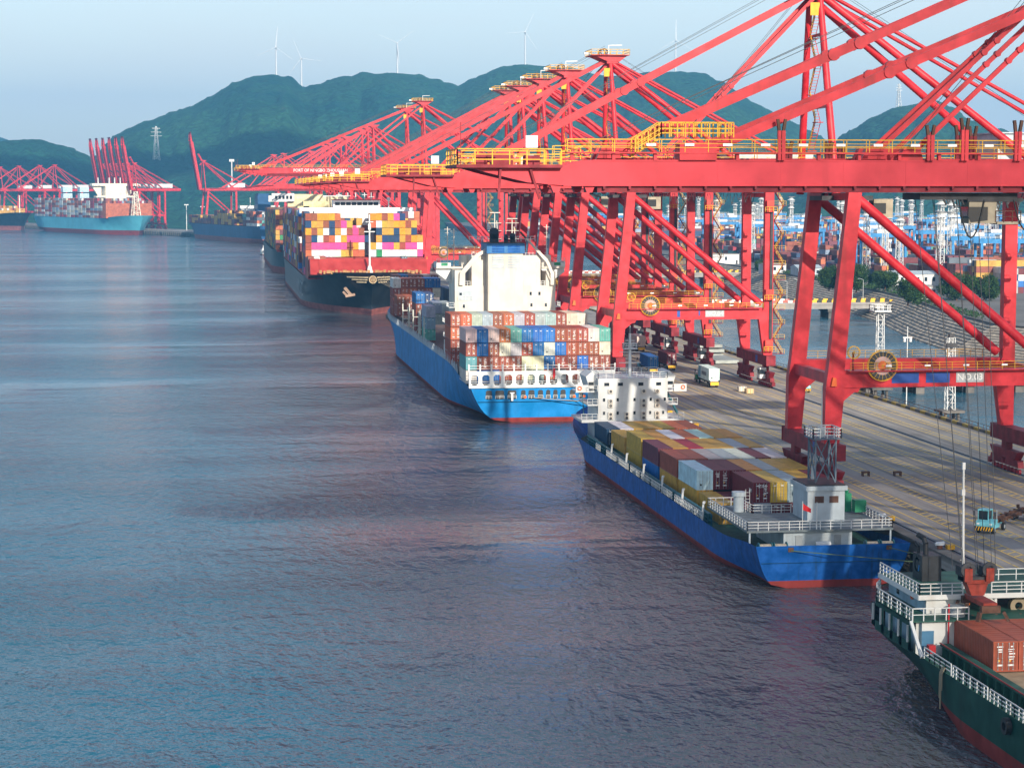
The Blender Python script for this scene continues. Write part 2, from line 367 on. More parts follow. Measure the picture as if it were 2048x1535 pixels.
for i in range(len(pxs) - 1):
    for j in range(nr - 1):
        a = i * nr + j
        if max(V[a][2], V[a + 1][2], V[a + nr][2], V[a + nr + 1][2]) > -2.9: Fc.append((a, a + nr, a + nr + 1, a + 1))
def forest_mat():
    m, t, b = newmat('forest_slope')
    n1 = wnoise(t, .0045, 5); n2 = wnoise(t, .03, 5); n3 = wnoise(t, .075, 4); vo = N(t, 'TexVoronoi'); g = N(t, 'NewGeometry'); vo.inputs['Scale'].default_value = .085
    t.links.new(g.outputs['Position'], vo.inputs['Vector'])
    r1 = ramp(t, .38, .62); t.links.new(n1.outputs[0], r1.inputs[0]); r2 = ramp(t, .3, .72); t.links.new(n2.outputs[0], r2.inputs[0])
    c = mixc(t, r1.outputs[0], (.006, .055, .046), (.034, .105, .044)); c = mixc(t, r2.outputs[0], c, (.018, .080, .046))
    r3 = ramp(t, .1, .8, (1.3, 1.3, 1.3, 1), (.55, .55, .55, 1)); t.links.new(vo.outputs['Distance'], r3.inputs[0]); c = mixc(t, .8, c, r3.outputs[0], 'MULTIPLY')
    n4 = wnoise(t, .011, 6); r4 = ramp(t, .70, .76, (0, 0, 0, 1), (.65, .65, .65, 1)); t.links.new(n4.outputs[0], r4.inputs[0]); c = mixc(t, r4.outputs[0], c, (.10, .10, .075))
    t.links.new(c, b.inputs['Base Color']); b.inputs['Roughness'].default_value = .95; b.inputs['Specular IOR Level'].default_value = .1
    bp = N(t, 'Bump'); bp.inputs['Strength'].default_value = .6; bp.inputs['Distance'].default_value = 7
    mm = N(t, 'Math', operation='SUBTRACT'); t.links.new(n3.outputs[0], mm.inputs[0]); t.links.new(vo.outputs['Distance'], mm.inputs[1])
    t.links.new(mm.outputs[0], bp.inputs['Height']); t.links.new(bp.outputs[0], b.inputs['Normal'])
    return m
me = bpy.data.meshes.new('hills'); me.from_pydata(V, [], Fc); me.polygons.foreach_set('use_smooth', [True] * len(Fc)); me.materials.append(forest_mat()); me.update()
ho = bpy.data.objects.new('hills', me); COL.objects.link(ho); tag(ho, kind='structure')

# ------------------------------------------------------------------ clouds (out of view, placed to shade the near quay and the low slopes)
cl = bmesh.new()
def bank(x0, x1, y0, y1, z, r, seed):
    rnd = random.Random(seed); x = x0
    while x <= x1:
        y = y0
        while y <= y1:
            k = rnd.uniform(.85, 1.15)
            bmesh.ops.create_icosphere(cl, subdivisions=2, radius=1, matrix=Matrix.Translation((x + rnd.uniform(-.2, .2) * r, y + rnd.uniform(-.2, .2) * r, z + rnd.uniform(0, 30))) @ Matrix.Diagonal((r * k, r * k * 1.1, r * .6 * rnd.uniform(.7, 1.2), 1)))
            y += r * .8
        x += r * .8
bank(-200, 560, 1800, 2000, 760, 80, 5)
for v in cl.verts:
    k = noise.fractal(v.co * .02, .8, 2, 3); v.co += Vector((k * 14, noise.noise(v.co * .018) * 14, k * 10))
def veil(x0, x1, y0, y1, z, n):
    # unseen thin closed sheet with a ragged rim, added to dim the sun
    V_ = []
    for i in range(n + 1):
        for j in range(n + 1):
            u, v = i / n, j / n; rim = min(u, 1 - u, v, 1 - v); x = x0 + (x1 - x0) * u; y = y0 + (y1 - y0) * v; k = noise.fractal((x * .012, y * .012, 4), .8, 2, 4)
            V_.append((x + k * 18, y + noise.noise((x * .02, y * .02, 9)) * 16, z + k * 8, min(1, rim * 12) * (14 + 10 * k)))
    top = [cl.verts.new((x, y, z_ + h)) for x, y, z_, h in V_]; bot = [cl.verts.new((x, y, z_ - h * .4 - .3)) for x, y, z_, h in V_]; m_ = n + 1
    for i in range(n):
        for j in range(n):
            a_ = i * m_ + j; cl.faces.new([top[k] for k in (a_, a_ + m_, a_ + m_ + 1, a_ + 1)]); cl.faces.new([bot[k] for k in (a_, a_ + 1, a_ + m_ + 1, a_ + m_)])
veil(408 + 20, 408 + 480, -1886 - 160, -1886 + 396, 760, 26)
cm = bpy.data.meshes.new('shade_clouds'); cl.to_mesh(cm); cl.free()
cmat, t_, b_ = newmat('cloud'); b_.inputs['Base Color'].default_value = (.9, .9, .9, 1); b_.inputs['Roughness'].default_value = 1; b_.inputs['Specular IOR Level'].default_value = 0; b_.inputs['Alpha'].default_value = .33
cm.materials.append(cmat); cob = bpy.data.objects.new('shade_clouds', cm); COL.objects.link(cob); tag(cob, kind='stuff')

# ------------------------------------------------------------------ haze
hm = bpy.data.materials.new('haze'); hm.use_nodes = True; t_ = hm.node_tree; t_.nodes.clear()
o_ = t_.nodes.new('ShaderNodeOutputMaterial'); pv = t_.nodes.new('ShaderNodeVolumePrincipled'); pv.inputs['Color'].default_value = (.15, .47, .86, 1); pv.inputs['Density'].default_value = .00012; pv.inputs['Anisotropy'].default_value = 0.0
t_.links.new(pv.outputs[0], o_.inputs['Volume'])
MB().box(-6100, 6100, -800, 9100, -4.2, 470).build('haze', hm, kind='stuff')

# ------------------------------------------------------------------ landward shore
SH = [(360, 300), (330, 400), (300, 480), (262, 560), (243, 622), (252, 690), (268, 770), (276, 830), (283, 930), (291, 1090), (300, 1400), (305, 1900), (315, 2500), (330, 3150)]
LZ = 8.0
land = MB(); rev = MB(); N_ = 12
pts = []
for (xa, ya), (xb, yb) in zip(SH, SH[1:]):
    n = max(1, int(abs(yb - ya) / 14))
    for i in range(n): pts.append((xa + (xb - xa) * i / n, ya + (yb - ya) * i / n))
pts.append(SH[-1])
for (xa, ya), (xb, yb) in zip(pts, pts[1:]):
    land.add([(xa, ya, LZ), (2300, ya, LZ), (2300, yb, LZ), (xb, yb, LZ), (xa, ya, -1), (xb, yb, -1)], [(0, 1, 2, 3), (0, 3, 5, 4)])
def yard_mat():
    m, t, b = newmat('yard_ground'); n1 = wnoise(t, .05, 6); r1 = ramp(t, .3, .7); t.links.new(n1.outputs[0], r1.inputs[0])
    t.links.new(mixc(t, r1.outputs[0], (.10, .095, .09), (.17, .16, .15)), b.inputs['Base Color']); b.inputs['Roughness'].default_value = .9; return m
land.build('yard_ground', yard_mat(), kind='structure')
# stone revetment in stepped courses, blocks of uneven depth
rnd = random.Random(5)
for (xa, ya), (xb, yb) in zip(pts, pts[1:]):
    if ya > 1350: break
    for c in range(N_):
        x0, z0 = -15 + c * 1.25, -.8 + c * .74
        nb = 5
        for i in range(nb):
            u0, u1 = i / nb, (i + .93) / nb; pa = (xa + (xb - xa) * u0, ya + (yb - ya) * u0); pb = (xa + (xb - xa) * u1, ya + (yb - ya) * u1)
            dz = rnd.uniform(-.05, .07); dx = rnd.uniform(-.12, .08)
            lo = [(pa[0] + x0 + dx, pa[1]), (pb[0] + x0 + dx, pb[1]), (pb[0] + x0 + 1.7, pb[1]), (pa[0] + x0 + 1.7, pa[1])]
            rev.add([(x, y, z0 - .9) for x, y in lo] + [(x, y, z0 + .5 + dz + (.55 if j > 1 else 0)) for j, (x, y) in enumerate(lo)],
                    [(4, 5, 6, 7), (0, 1, 5, 4), (1, 2, 6, 5), (3, 0, 4, 7)])
rev.build('stone_revetment', paint('revetment_stone', (.36, .31, .25), .9, .4, (.24, .20, .155), .35, .3), kind='stuff', label='sloping stone block revetment below the yard shore', cat='embankment')
par = MB()
for (xa, ya), (xb, yb) in zip(pts, pts[1:]):
    if ya < 1400: par.bar((xa + .5, ya, LZ + .45), (xb + .5, yb, LZ + .45), .6, .9)
par.build('shore_parapet', DCONC, kind='structure')
# hedge along the shore
hd = MB(); rnd = random.Random(8)
for (xa, ya), (xb, yb) in zip(pts, pts[1:]):
    if not 640 < ya < 1080: continue
    for i in range(80):
        u = rnd.random(); x = xa + (xb - xa) * u + rnd.uniform(2, 5.5); y = ya + (yb - ya) * u; z = LZ + rnd.uniform(.2, 2.3); s = rnd.uniform(.3, .65)
        a = rnd.uniform(0, pi); hd.add([(x - cos(a) * s, y - sin(a) * s, z - s * .6), (x + cos(a) * s, y + sin(a) * s, z - s * .3), (x + sin(a) * s * .6, y + rnd.uniform(-.5, .5), z + s * .8)], [(0, 1, 2)])
def leaf_mat(name, c0, c1):
    m, t, b = newmat(name); n = wnoise(t, .35, 4); r = ramp(t, .35, .65); t.links.new(n.outputs[0], r.inputs[0])
    t.links.new(mixc(t, r.outputs[0], c0, c1), b.inputs['Base Color']); b.inputs['Roughness'].default_value = .8; b.inputs['Specular IOR Level'].default_value = .2; return m
LEAF = leaf_mat('tree_leaves', (.012, .045, .014), (.045, .085, .018)); LEAF2 = leaf_mat('hedge_leaves', (.018, .05, .02), (.04, .08, .022))
hd.build('hedge', LEAF2, kind='stuff', label='clipped dark hedge along the top of the shore wall', cat='hedge')
def tree(x, y, h, r, seed, label, group=None):
    rn = random.Random(seed); t = thing('tree', label, 'tree', (x, y, LZ), 0, group)
    tk = MB(); tk.pipe((0, 0, -.2), (.1, 0, h * .45), .32, 7, .2)
    for i in range(5):
        a = i * 1.26 + rn.random(); tk.pipe((.1, 0, h * (.3 + .03 * i)), (cos(a) * r * .6, sin(a) * r * .6, h * rn.uniform(.55, .75)), .14, 5, .05, cap=False)
    tk.build('trunk', RUST, parent=t)
    cr = MB()
    lob = [(rn.uniform(-.6, .6) * r, rn.uniform(-.6, .6) * r, h * rn.uniform(.22, .78), r * rn.uniform(.36, .58)) for _ in range(14)]
    for lx, ly, lz, lr in lob:
        for i in range(520):
            d = Vector((rn.gauss(0, 1), rn.gauss(0, 1), rn.gauss(0, 1))).normalized() * lr * rn.uniform(.55, 1.05); d.z *= .8
            c = Vector((lx, ly, lz)) + d; s = rn.uniform(.28, .6); u = Vector((rn.uniform(-1, 1), rn.uniform(-1, 1), rn.uniform(-1, 1))); w = Vector((rn.uniform(-1, 1), rn.uniform(-1, 1), rn.uniform(-1, 1)))
            cr.add([c - u * s, c + u * s, c + w * s], [(0, 1, 2)])
    cr.build('crown', LEAF, parent=t); return t
TR = [(262, 862, 11, 5.5, 'leafy green tree at the seaward end of the tree clump behind the seawall'), (269, 846, 12.5, 7, 'broad green tree in the middle of the clump behind the seawall'), (279, 838, 10, 5.5, 'darker green tree at the landward end of the clump behind the seawall'),
      (257, 745, 10.5, 5.6, 'round green tree beside the small white hut near the trestle head'), (287, 775, 12, 6.5, 'large green tree seen left of the red landside crane leg'), (297, 772, 11, 6, 'tall green tree partly behind the red landside crane leg'),
      (292, 1085, 7, 4, 'small green tree at the end of the hedge beside the white shed'), (290, 880, 8, 4.5, 'low green tree in front of the long white shed'), (275, 1215, 9, 5, 'green tree beside the white cabin block near the second trestle')]
for i, a in enumerate(TR): tree(*a[:4], i + 1, a[4], 'trees along the yard shore')
# small yard buildings
def building(x0, x1, y0, y1, h, label, nwin, roof='flat', col=None):
    t = thing('yard_building', label, 'building', ((x0 + x1) / 2, (y0 + y1) / 2, LZ)); w, d = x1 - x0, y1 - y0
    MB().box(-w / 2, w / 2, -d / 2, d / 2, -.1, h).build('wall', col or WHITE, parent=t)
    if roof == 'flat': MB().box(-w / 2 - .3, w / 2 + .3, -d / 2 - .3, d / 2 + .3, h, h + .35).build('roof', CONC, parent=t)
    else: MB().prism([(-d / 2 - .4, h), (d / 2 + .4, h), (0, h + 1.5)], -w / 2 - .4, w / 2 + .4, 'x').build('roof', LGREY, parent=t)
    for i in range(nwin):
        cx = -w / 2 + w * (i + .5) / nwin
        fr = MB().box(cx - .75, cx + .75, -d / 2 - .06, -d / 2 + .02, h * .38, h * .78).build('window', LGREY, parent=t)
        MB().box(cx - .62, cx + .62, -d / 2 - .075, -d / 2 - .055, h * .41, h * .75).build('pane', GLASS, parent=fr)
    MB().box(w * .44 - 1, w * .44, -d / 2 - .05, -d / 2 + .02, 0, 2.2).build('door', DARK, parent=t)
building(281, 293, 1040, 1050, 5, 'low white shed with a flat roof left of the near crane leg', 3)
building(288, 300, 1000, 1014, 4.6, 'grey gabled shed between the two near crane legs', 3, 'gable', LGREY)
building(310, 325, 1010, 1020, 3.6, 'long low white shed below the maroon container stack', 4)
building(302, 328, 900, 912, 5.2, 'long white office with a row of blue windows behind the trees', 7, 'gable')
building(276, 283, 785, 795, 5, 'small white hut near the head of the trestle bridge', 2)
building(292, 308, 1195, 1205, 5.6, 'white cabin block with one small window behind the second trestle', 1)
building(250, 262, 1290, 1302, 4, 'distant grey shed beside the second trestle bridge', 3, 'gable', LGREY)

# ------------------------------------------------------------------ trestle bridges from quay to shore
def trestle(y, x0, x1, w, label, lamps=(), blocks=True, z=6.3):
    t = thing('trestle_bridge', label, 'bridge', ((x0 + x1) / 2, y, 0)); a, b = x0 - (x0 + x1) / 2, x1 - (x0 + x1) / 2
    MB().box(a, b, -w / 2, w / 2, z - 1.0, z).box(a, b, -w / 2 + .3, -w / 2 + .9, z - 2.6, z - 1).box(a, b, w / 2 - .9, w / 2 - .3, z - 2.6, z - 1).build('deck', CONC, parent=t)
    x = a + 6; i = 0
    while x < b - 4:
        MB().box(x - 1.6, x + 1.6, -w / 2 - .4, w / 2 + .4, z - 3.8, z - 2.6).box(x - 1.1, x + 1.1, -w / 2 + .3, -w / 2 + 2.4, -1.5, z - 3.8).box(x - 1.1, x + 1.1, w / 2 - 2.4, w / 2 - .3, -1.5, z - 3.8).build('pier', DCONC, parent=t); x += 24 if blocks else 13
    if blocks:
        k = MB(); n = int((b - a) / 2)
        for i in range(n):
            k.m = (0 if i % 2 else 1) if i < n * .62 else (2 if i % 2 else 3)
            k.box(a + i * 2 + .05, a + i * 2 + 1.9, -w / 2, -w / 2 + .4, z, z + .95); k.box(a + i * 2 + .05, a + i * 2 + 1.9, w / 2 - .4, w / 2, z, z + .95)
        k.build('barrier_blocks', flat('barrier_red', (.42, .10, .07)), WPRINT, YSIGN, BLACK, parent=t, kind='stuff')
    else: MB().rail([(a, -w / 2, z), (b, -w / 2, z)], 1.1, 3, .05).build('handrail', RUST, parent=t)
    return t
trestle(806, 142.3, 284, 12, 'concrete trestle bridge with red, white and yellow barrier blocks across the basin')
trestle(1118, 142.3, 296, 12, 'farther trestle bridge with a yellow container truck on it')
trestle(500, 142.3, 300, 11, 'nearest trestle bridge on dark square piers behind the NO.03 crane', blocks=False, z=5.6)
def lamp_model(h):
    a = MB(); a.pipe((0, 0, 0), (0, 0, h), .12, 6, .07); a.pipe((0, 0, h), (-1.5, 0, h + .5), .06, 5)
    return [('pole', a.mesh('lamp_pole', WHITE), []), ('lamp_head', MB().box(-2.3, -1.4, -.2, .2, h + .42, h + .6).mesh('lamp_head', GREY), [])]
lm = lamp_model(8.5)
for i, (x, y, nm) in enumerate(((226, 800.5, 'in front of the near crane leg'), (234, 811.6, 'between the near crane legs'), (253, 800.5, 'on the bridge right of the near crane leg'), (261, 811.6, 'on the bridge below the far brace pipe'), (160, 800.5, 'close to the NO.04 stair tower'))):
    put(lm, 'street_lamp', 'slim white street lamp ' + nm, 'street lamp', (x, y, 6.3), 0, 'street lamps on the trestle bridge')
sg = thing('road_sign', 'blank square yellow sign board at the landward end of the trestle', 'sign', (277, 799, 6.3))
MB().box(-1.3, 1.3, -.05, .05, 1.6, 3.6).build('board', YSIGN, parent=sg); MB().pipe((0, .1, 0), (0, .1, 3.4), .07, 6).build('post', GREY, parent=sg)
# navigation / signal towers standing in the basin behind the quay
def lattice(mb, h, w0, w1, n, r=.07):
    for i in range(n):
        z0, z1 = h * i / n, h * (i + 1) / n; a = (w0 + (w1 - w0) * i / n) / 2; b = (w0 + (w1 - w0) * (i + 1) / n) / 2
        ca = [(-a, -a, z0), (a, -a, z0), (a, a, z0), (-a, a, z0)]; cb = [(-b, -b, z1), (b, -b, z1), (b, b, z1), (-b, b, z1)]
        for k in range(4):
            mb.bar(ca[k], cb[k], r * 2); mb.bar(cb[k], cb[(k + 1) % 4], r); mb.bar(ca[k], cb[(k + 1) % 4] if i % 2 else cb[k - 1], r)
    return mb
def mooring_tower(x, y, h, label, top):
    t = thing('signal_tower', label, 'tower', (x, y, Q)); b = MB()
    for i in (-1, 1):
        for j in (-1, 1): b.pipe((i * 1.6, j * 1.6, -7), (i * 1.3, j * 1.3, 0), .35, 6)
    b.box(-2.4, 2.4, -2.4, 2.4, -.3, .2); b.build('pile_platform', DCONC, parent=t)
    lattice(MB(), h, 1.7, 1.3, 9).build('lattice_mast', WHITE, parent=t)
    if top:
        MB().box(-2, 2, -2, 2, h, h + .25).rail([(-2, -2, h + .25), (2, -2, h + .25), (2, 2, h + .25), (-2, 2, h + .25)], 1.3, 1, .06, close=True).build('top_platform', WHITE, parent=t)
    else: MB().cbox(0, 0, h + .4, .9, .9, .8).cbox(0, -.6, h * .9, 2.2, .5, .9).build('lamp_cluster', DARK, parent=t)
mooring_tower(150.5, 455, 17.5, 'white lattice tower with a railed top platform in the basin behind NO.03', True)
mooring_tower(149, 405, 15, 'white lattice mast with dark lamps, right of the near portal reels', False)
st = thing('signal_post', 'slim white signal post with a cross arm beside the railed lattice tower', 'post', (157, 455, Q))
MB().pipe((0, 0, -6), (0, 0, 14), .16, 6, .1).build('pole', WHITE, parent=st); MB().cbox(0, 0, 11.5, 2.2, .3, .25).cbox(-.7, 0, 11, .5, .5, 1).cbox(.7, 0, 11, .5, .5, 1).build('cross_arm', WHITE, parent=st)

# ------------------------------------------------------------------ shipping containers
CC = dict(brown=(.29, .070, .038), rust=(.48, .12, .045), maroon=(.14, .014, .022), purple=(.17, .035, .055), blue=(.012, .13, .42), navy=(.012, .05, .13), yellow=(.56, .31, .045), white=(.66, .67, .66),
          cream=(.62, .56, .45), grey=(.36, .40, .41), slate=(.26, .34, .46), teal=(.10, .34, .30), green=(.02, .22, .08), pink=(.72, .07, .26), orange=(.74, .27, .015), red=(.36, .02, .045), darkgrey=(.09, .12, .15), ice=(.50, .66, .72))
CNAME = dict(brown='rust-brown', rust='orange-brown', maroon='dark maroon', purple='purple-maroon', blue='bright blue', navy='navy blue', yellow='ochre yellow', white='white', cream='cream', grey='pale grey', slate='blue-grey',
             teal='sea-green', green='green', pink='pink', orange='orange', red='crimson', darkgrey='charcoal', ice='icy white')
CM = MATS['container']
def corrugated(L, H, pitch, roof=True):
    b = MB(); w = 1.22; y0, y1 = -L / 2, L / 2
    for x in (-w, w):
        for y in (y0, y1): b.cbox(x - .08 * (1 if x > 0 else -1), y - .08 * (1 if y > 0 else -1), H / 2, .16, .16, H)
        b.cbox(x - .05 * (1 if x > 0 else -1), 0, H - .06, .10, L - .32, .12); b.cbox(x - .05 * (1 if x > 0 else -1), 0, .08, .10, L - .32, .16)
        n = int((L - .32) / pitch); pts = []
        for i in range(n):
            a = y0 + .16 + i * (L - .32) / n; s = (L - .32) / n
            pts += [(a, .02), (a + s * .3, .02), (a + s * .5, .065), (a + s * .8, .065)]
        pts.append((y1 - .16, .02)); sg = 1 if x > 0 else -1
        vs = [(x - sg * d, y, z) for y, d in pts for z in (.16, H - .12)]
        b.add(vs, [(2 * i, 2 * i + 2, 2 * i + 3, 2 * i + 1) if sg > 0 else (2 * i, 2 * i + 1, 2 * i + 3, 2 * i + 2) for i in range(len(pts) - 1)])
    b.cbox(0, y0 + .06, H - .07, 2.12, .12, .14); b.cbox(0, y1 - .06, H - .07, 2.12, .12, .14); b.cbox(0, y0 + .06, .09, 2.12, .12, .18); b.cbox(0, y1 - .06, .09, 2.12, .12, .18)
    n = int(L / .9)
    vs = []
    for i in range(n):
        a = y0 + .12 + i * (L - .24) / n; s = (L - .24) / n
        for yy, zz in ((a, H - .012), (a + s * .6, H - .012), (a + s * .68, H - .035), (a + s * .92, H - .035)): vs += [(-w + .1, yy, zz), (w - .1, yy, zz)]
    vs += [(-w + .1, y1 - .12, H - .012), (w - .1, y1 - .12, H - .012)]
    b.add(vs, [(2 * i, 2 * i + 1, 2 * i + 3, 2 * i + 2) for i in range(len(vs) // 2 - 1)])
    pts = []
    for i in range(7):
        a = -1.06 + i * 2.12 / 7; s = 2.12 / 7; pts += [(a, .03), (a + s * .35, .03), (a + s * .5, .075), (a + s * .85, .075)]
    pts.append((1.06, .03)); vs = [(x, y1 - d, z) for x, d in pts for z in (.18, H - .14)]
    b.add(vs, [(2 * i, 2 * i + 1, 2 * i + 3, 2 * i + 2) for i in range(len(pts) - 1)])
    b.box(-w + .1, w - .1, y0 + .1, y1 - .1, .1, .16); b.box(-1.06, 1.06, y0 + .12, y0 + .16, .18, H - .14)
    for x in (-w + .02, w - .02):
        for y in (y0 + .1, y1 - .1):
            for z in (.07, H - .06): b.cbox(x, y, z, .1, .22, .14)
    return b
def door_mesh(side, H, kind):
    """one door leaf with lock rods, handles and printed marks; side -1 hinges at the left"""
    b = MB(); x0, x1 = (-1.06, -.01) if side < 0 else (.01, 1.06); rn = random.Random(len(kind) * 7 + side + int(H * 10) + sum(map(ord, kind)))
    if kind == 'reefer':
        b.box(x0, x1, -.02, .03, .19, H - .15)
        if side < 0: b.m = 3; b.box(-.72, -.45, -.05, -.02, .62, .9)
    else:
        for k in range(5):
            z0 = .19 + k * (H - .36) / 5; z1 = z0 + (H - .36) / 5 - .05
            b.box(x0, x1, -.01, .02, z0, z1); b.box(x0, x0 + .09, -.025, .02, z0, z1 + .05); b.box(x1 - .09, x1, -.025, .02, z0, z1 + .05)
    b.m = 1
    for f in (.30, .70):
        x = x0 + (x1 - x0) * f; b.bar((x, -.05, .14), (x, -.05, H - .10), .045); b.cbox(x, -.06, .95, .16, .05, .06)
        for z in (.2, H * .45, H - .2): b.cbox(x, -.05, z, .12, .05, .07)
    b.m = 2
    if kind.startswith('marked'):
        for k in range(rn.choice((4, 5, 6)) if side > 0 else rn.choice((1, 2, 3))):
            z = H - .45 - k * .24 - rn.uniform(0, .1); w = rn.uniform(.2, .66); xc = (x0 + x1) / 2 + rn.uniform(-.12, .12)
            b.cbox(xc, -.032, z, w, .012, rn.uniform(.07, .13))
        b.cbox((x0 + x1) / 2, -.032, .62, rn.uniform(.3, .6), .012, .16)
        b.m = 3; b.cbox(x0 + .4, -.032, 1.05, .22, .012, .18)
    elif kind == 'plain': b.cbox((x0 + x1) / 2, -.032, H - .5, .4, .012, .1)
    return b.mesh('door', CM, GREY, WPRINT, YPRINT if kind != 'reefer' else BLACK)
CBODY = {(L, H): corrugated(L, H, .42).mesh('container_body', CM) for L in (12.19, 6.06) for H in (2.59, 2.896)}
CDOOR = {(s, H, k): door_mesh(s, H, k) for s in (-1, 1) for H in (2.59, 2.896) for k in ('marked', 'marked b', 'marked c', 'marked d', 'plain', 'reefer')}
def endcap(H):
    b = corrugated(12.19, H, 1.0); pts = []
    for i in range(7):
        a = -1.06 + i * 2.12 / 7; s = 2.12 / 7; pts += [(a, .03), (a + s * .35, .03), (a + s * .5, .075), (a + s * .85, .075)]
    pts.append((1.06, .03)); vs = [(x, -6.095 + d, z) for x, d in pts for z in (.18, H - .14)]
    b.add(vs, [(2 * i, 2 * i + 2, 2 * i + 3, 2 * i + 1) for i in range(len(pts) - 1)])
    return b.mesh('container_body', CM)
CEND = endcap(2.896)
NBOX = [0]
def container(x, yf, z, col, label, group, L=12.19, H=2.896, kind='marked', rz=0):
    """yf: the end facing the camera"""
    c = CC[col]; rn = random.Random(NBOX[0]); NBOX[0] += 1; c = tuple(min(1, v * rn.uniform(.86, 1.12)) for v in c)
    o = bpy.data.objects.new('shipping_container', CEND if kind == 'end' else CBODY[(L, H)]); COL.objects.link(o); o.color = (*c, 1)
    o.location = (x, yf + L / 2, z) if not rz else (x, yf, z); o.rotation_euler = (0, 0, rz); tag(o, label, 'container', group)
    if kind == 'marked': kind = rn.choice(('marked', 'marked b', 'marked c', 'marked d'))
    if kind != 'end':
        for s in (-1, 1):
            d = bpy.data.objects.new('door', CDOOR[(s, H, kind)]); COL.objects.link(d); d.parent = o; d.location = (0, -L / 2 + .06, 0); d.color = (*c, 1)
    return o
FAR = dict(v=[], f=[], c=[])     # all the remaining boxes, too many to keep apart: one object
def farbox(x0, x1, y0, y1, z0, z1, col, bottom=False):
    o = len(FAR['v']); FAR['v'] += [(x0, y0, z0), (x1, y0, z0), (x1, y1, z0), (x0, y1, z0), (x0, y0, z1), (x1, y0, z1), (x1, y1, z1), (x0, y1, z1)]
    FAR['f'] += [(o + 4, o + 5, o + 6, o + 7), (o, o + 1, o + 5, o + 4), (o + 3, o, o + 4, o + 7), (o + 1, o + 2, o + 6, o + 5), (o + 2, o + 3, o + 7, o + 6)]; FAR['c'] += [col] * 5
def farbox_t(M, x0, x1, y0, y1, z0, z1, col):
    o = len(FAR['v'])
    for x, y, z in ((x0, y0, z0), (x1, y0, z0), (x1, y1, z0), (x0, y1, z0), (x0, y0, z1), (x1, y0, z1), (x1, y1, z1), (x0, y1, z1)): FAR['v'].append(tuple(M @ Vector((x, y, z))))
    FAR['f'] += [(o + 4, o + 5, o + 6, o + 7), (o, o + 1, o + 5, o + 4), (o + 3, o, o + 4, o + 7), (o + 1, o + 2, o + 6, o + 5), (o + 2, o + 3, o + 7, o + 6)]; FAR['c'] += [col] * 5

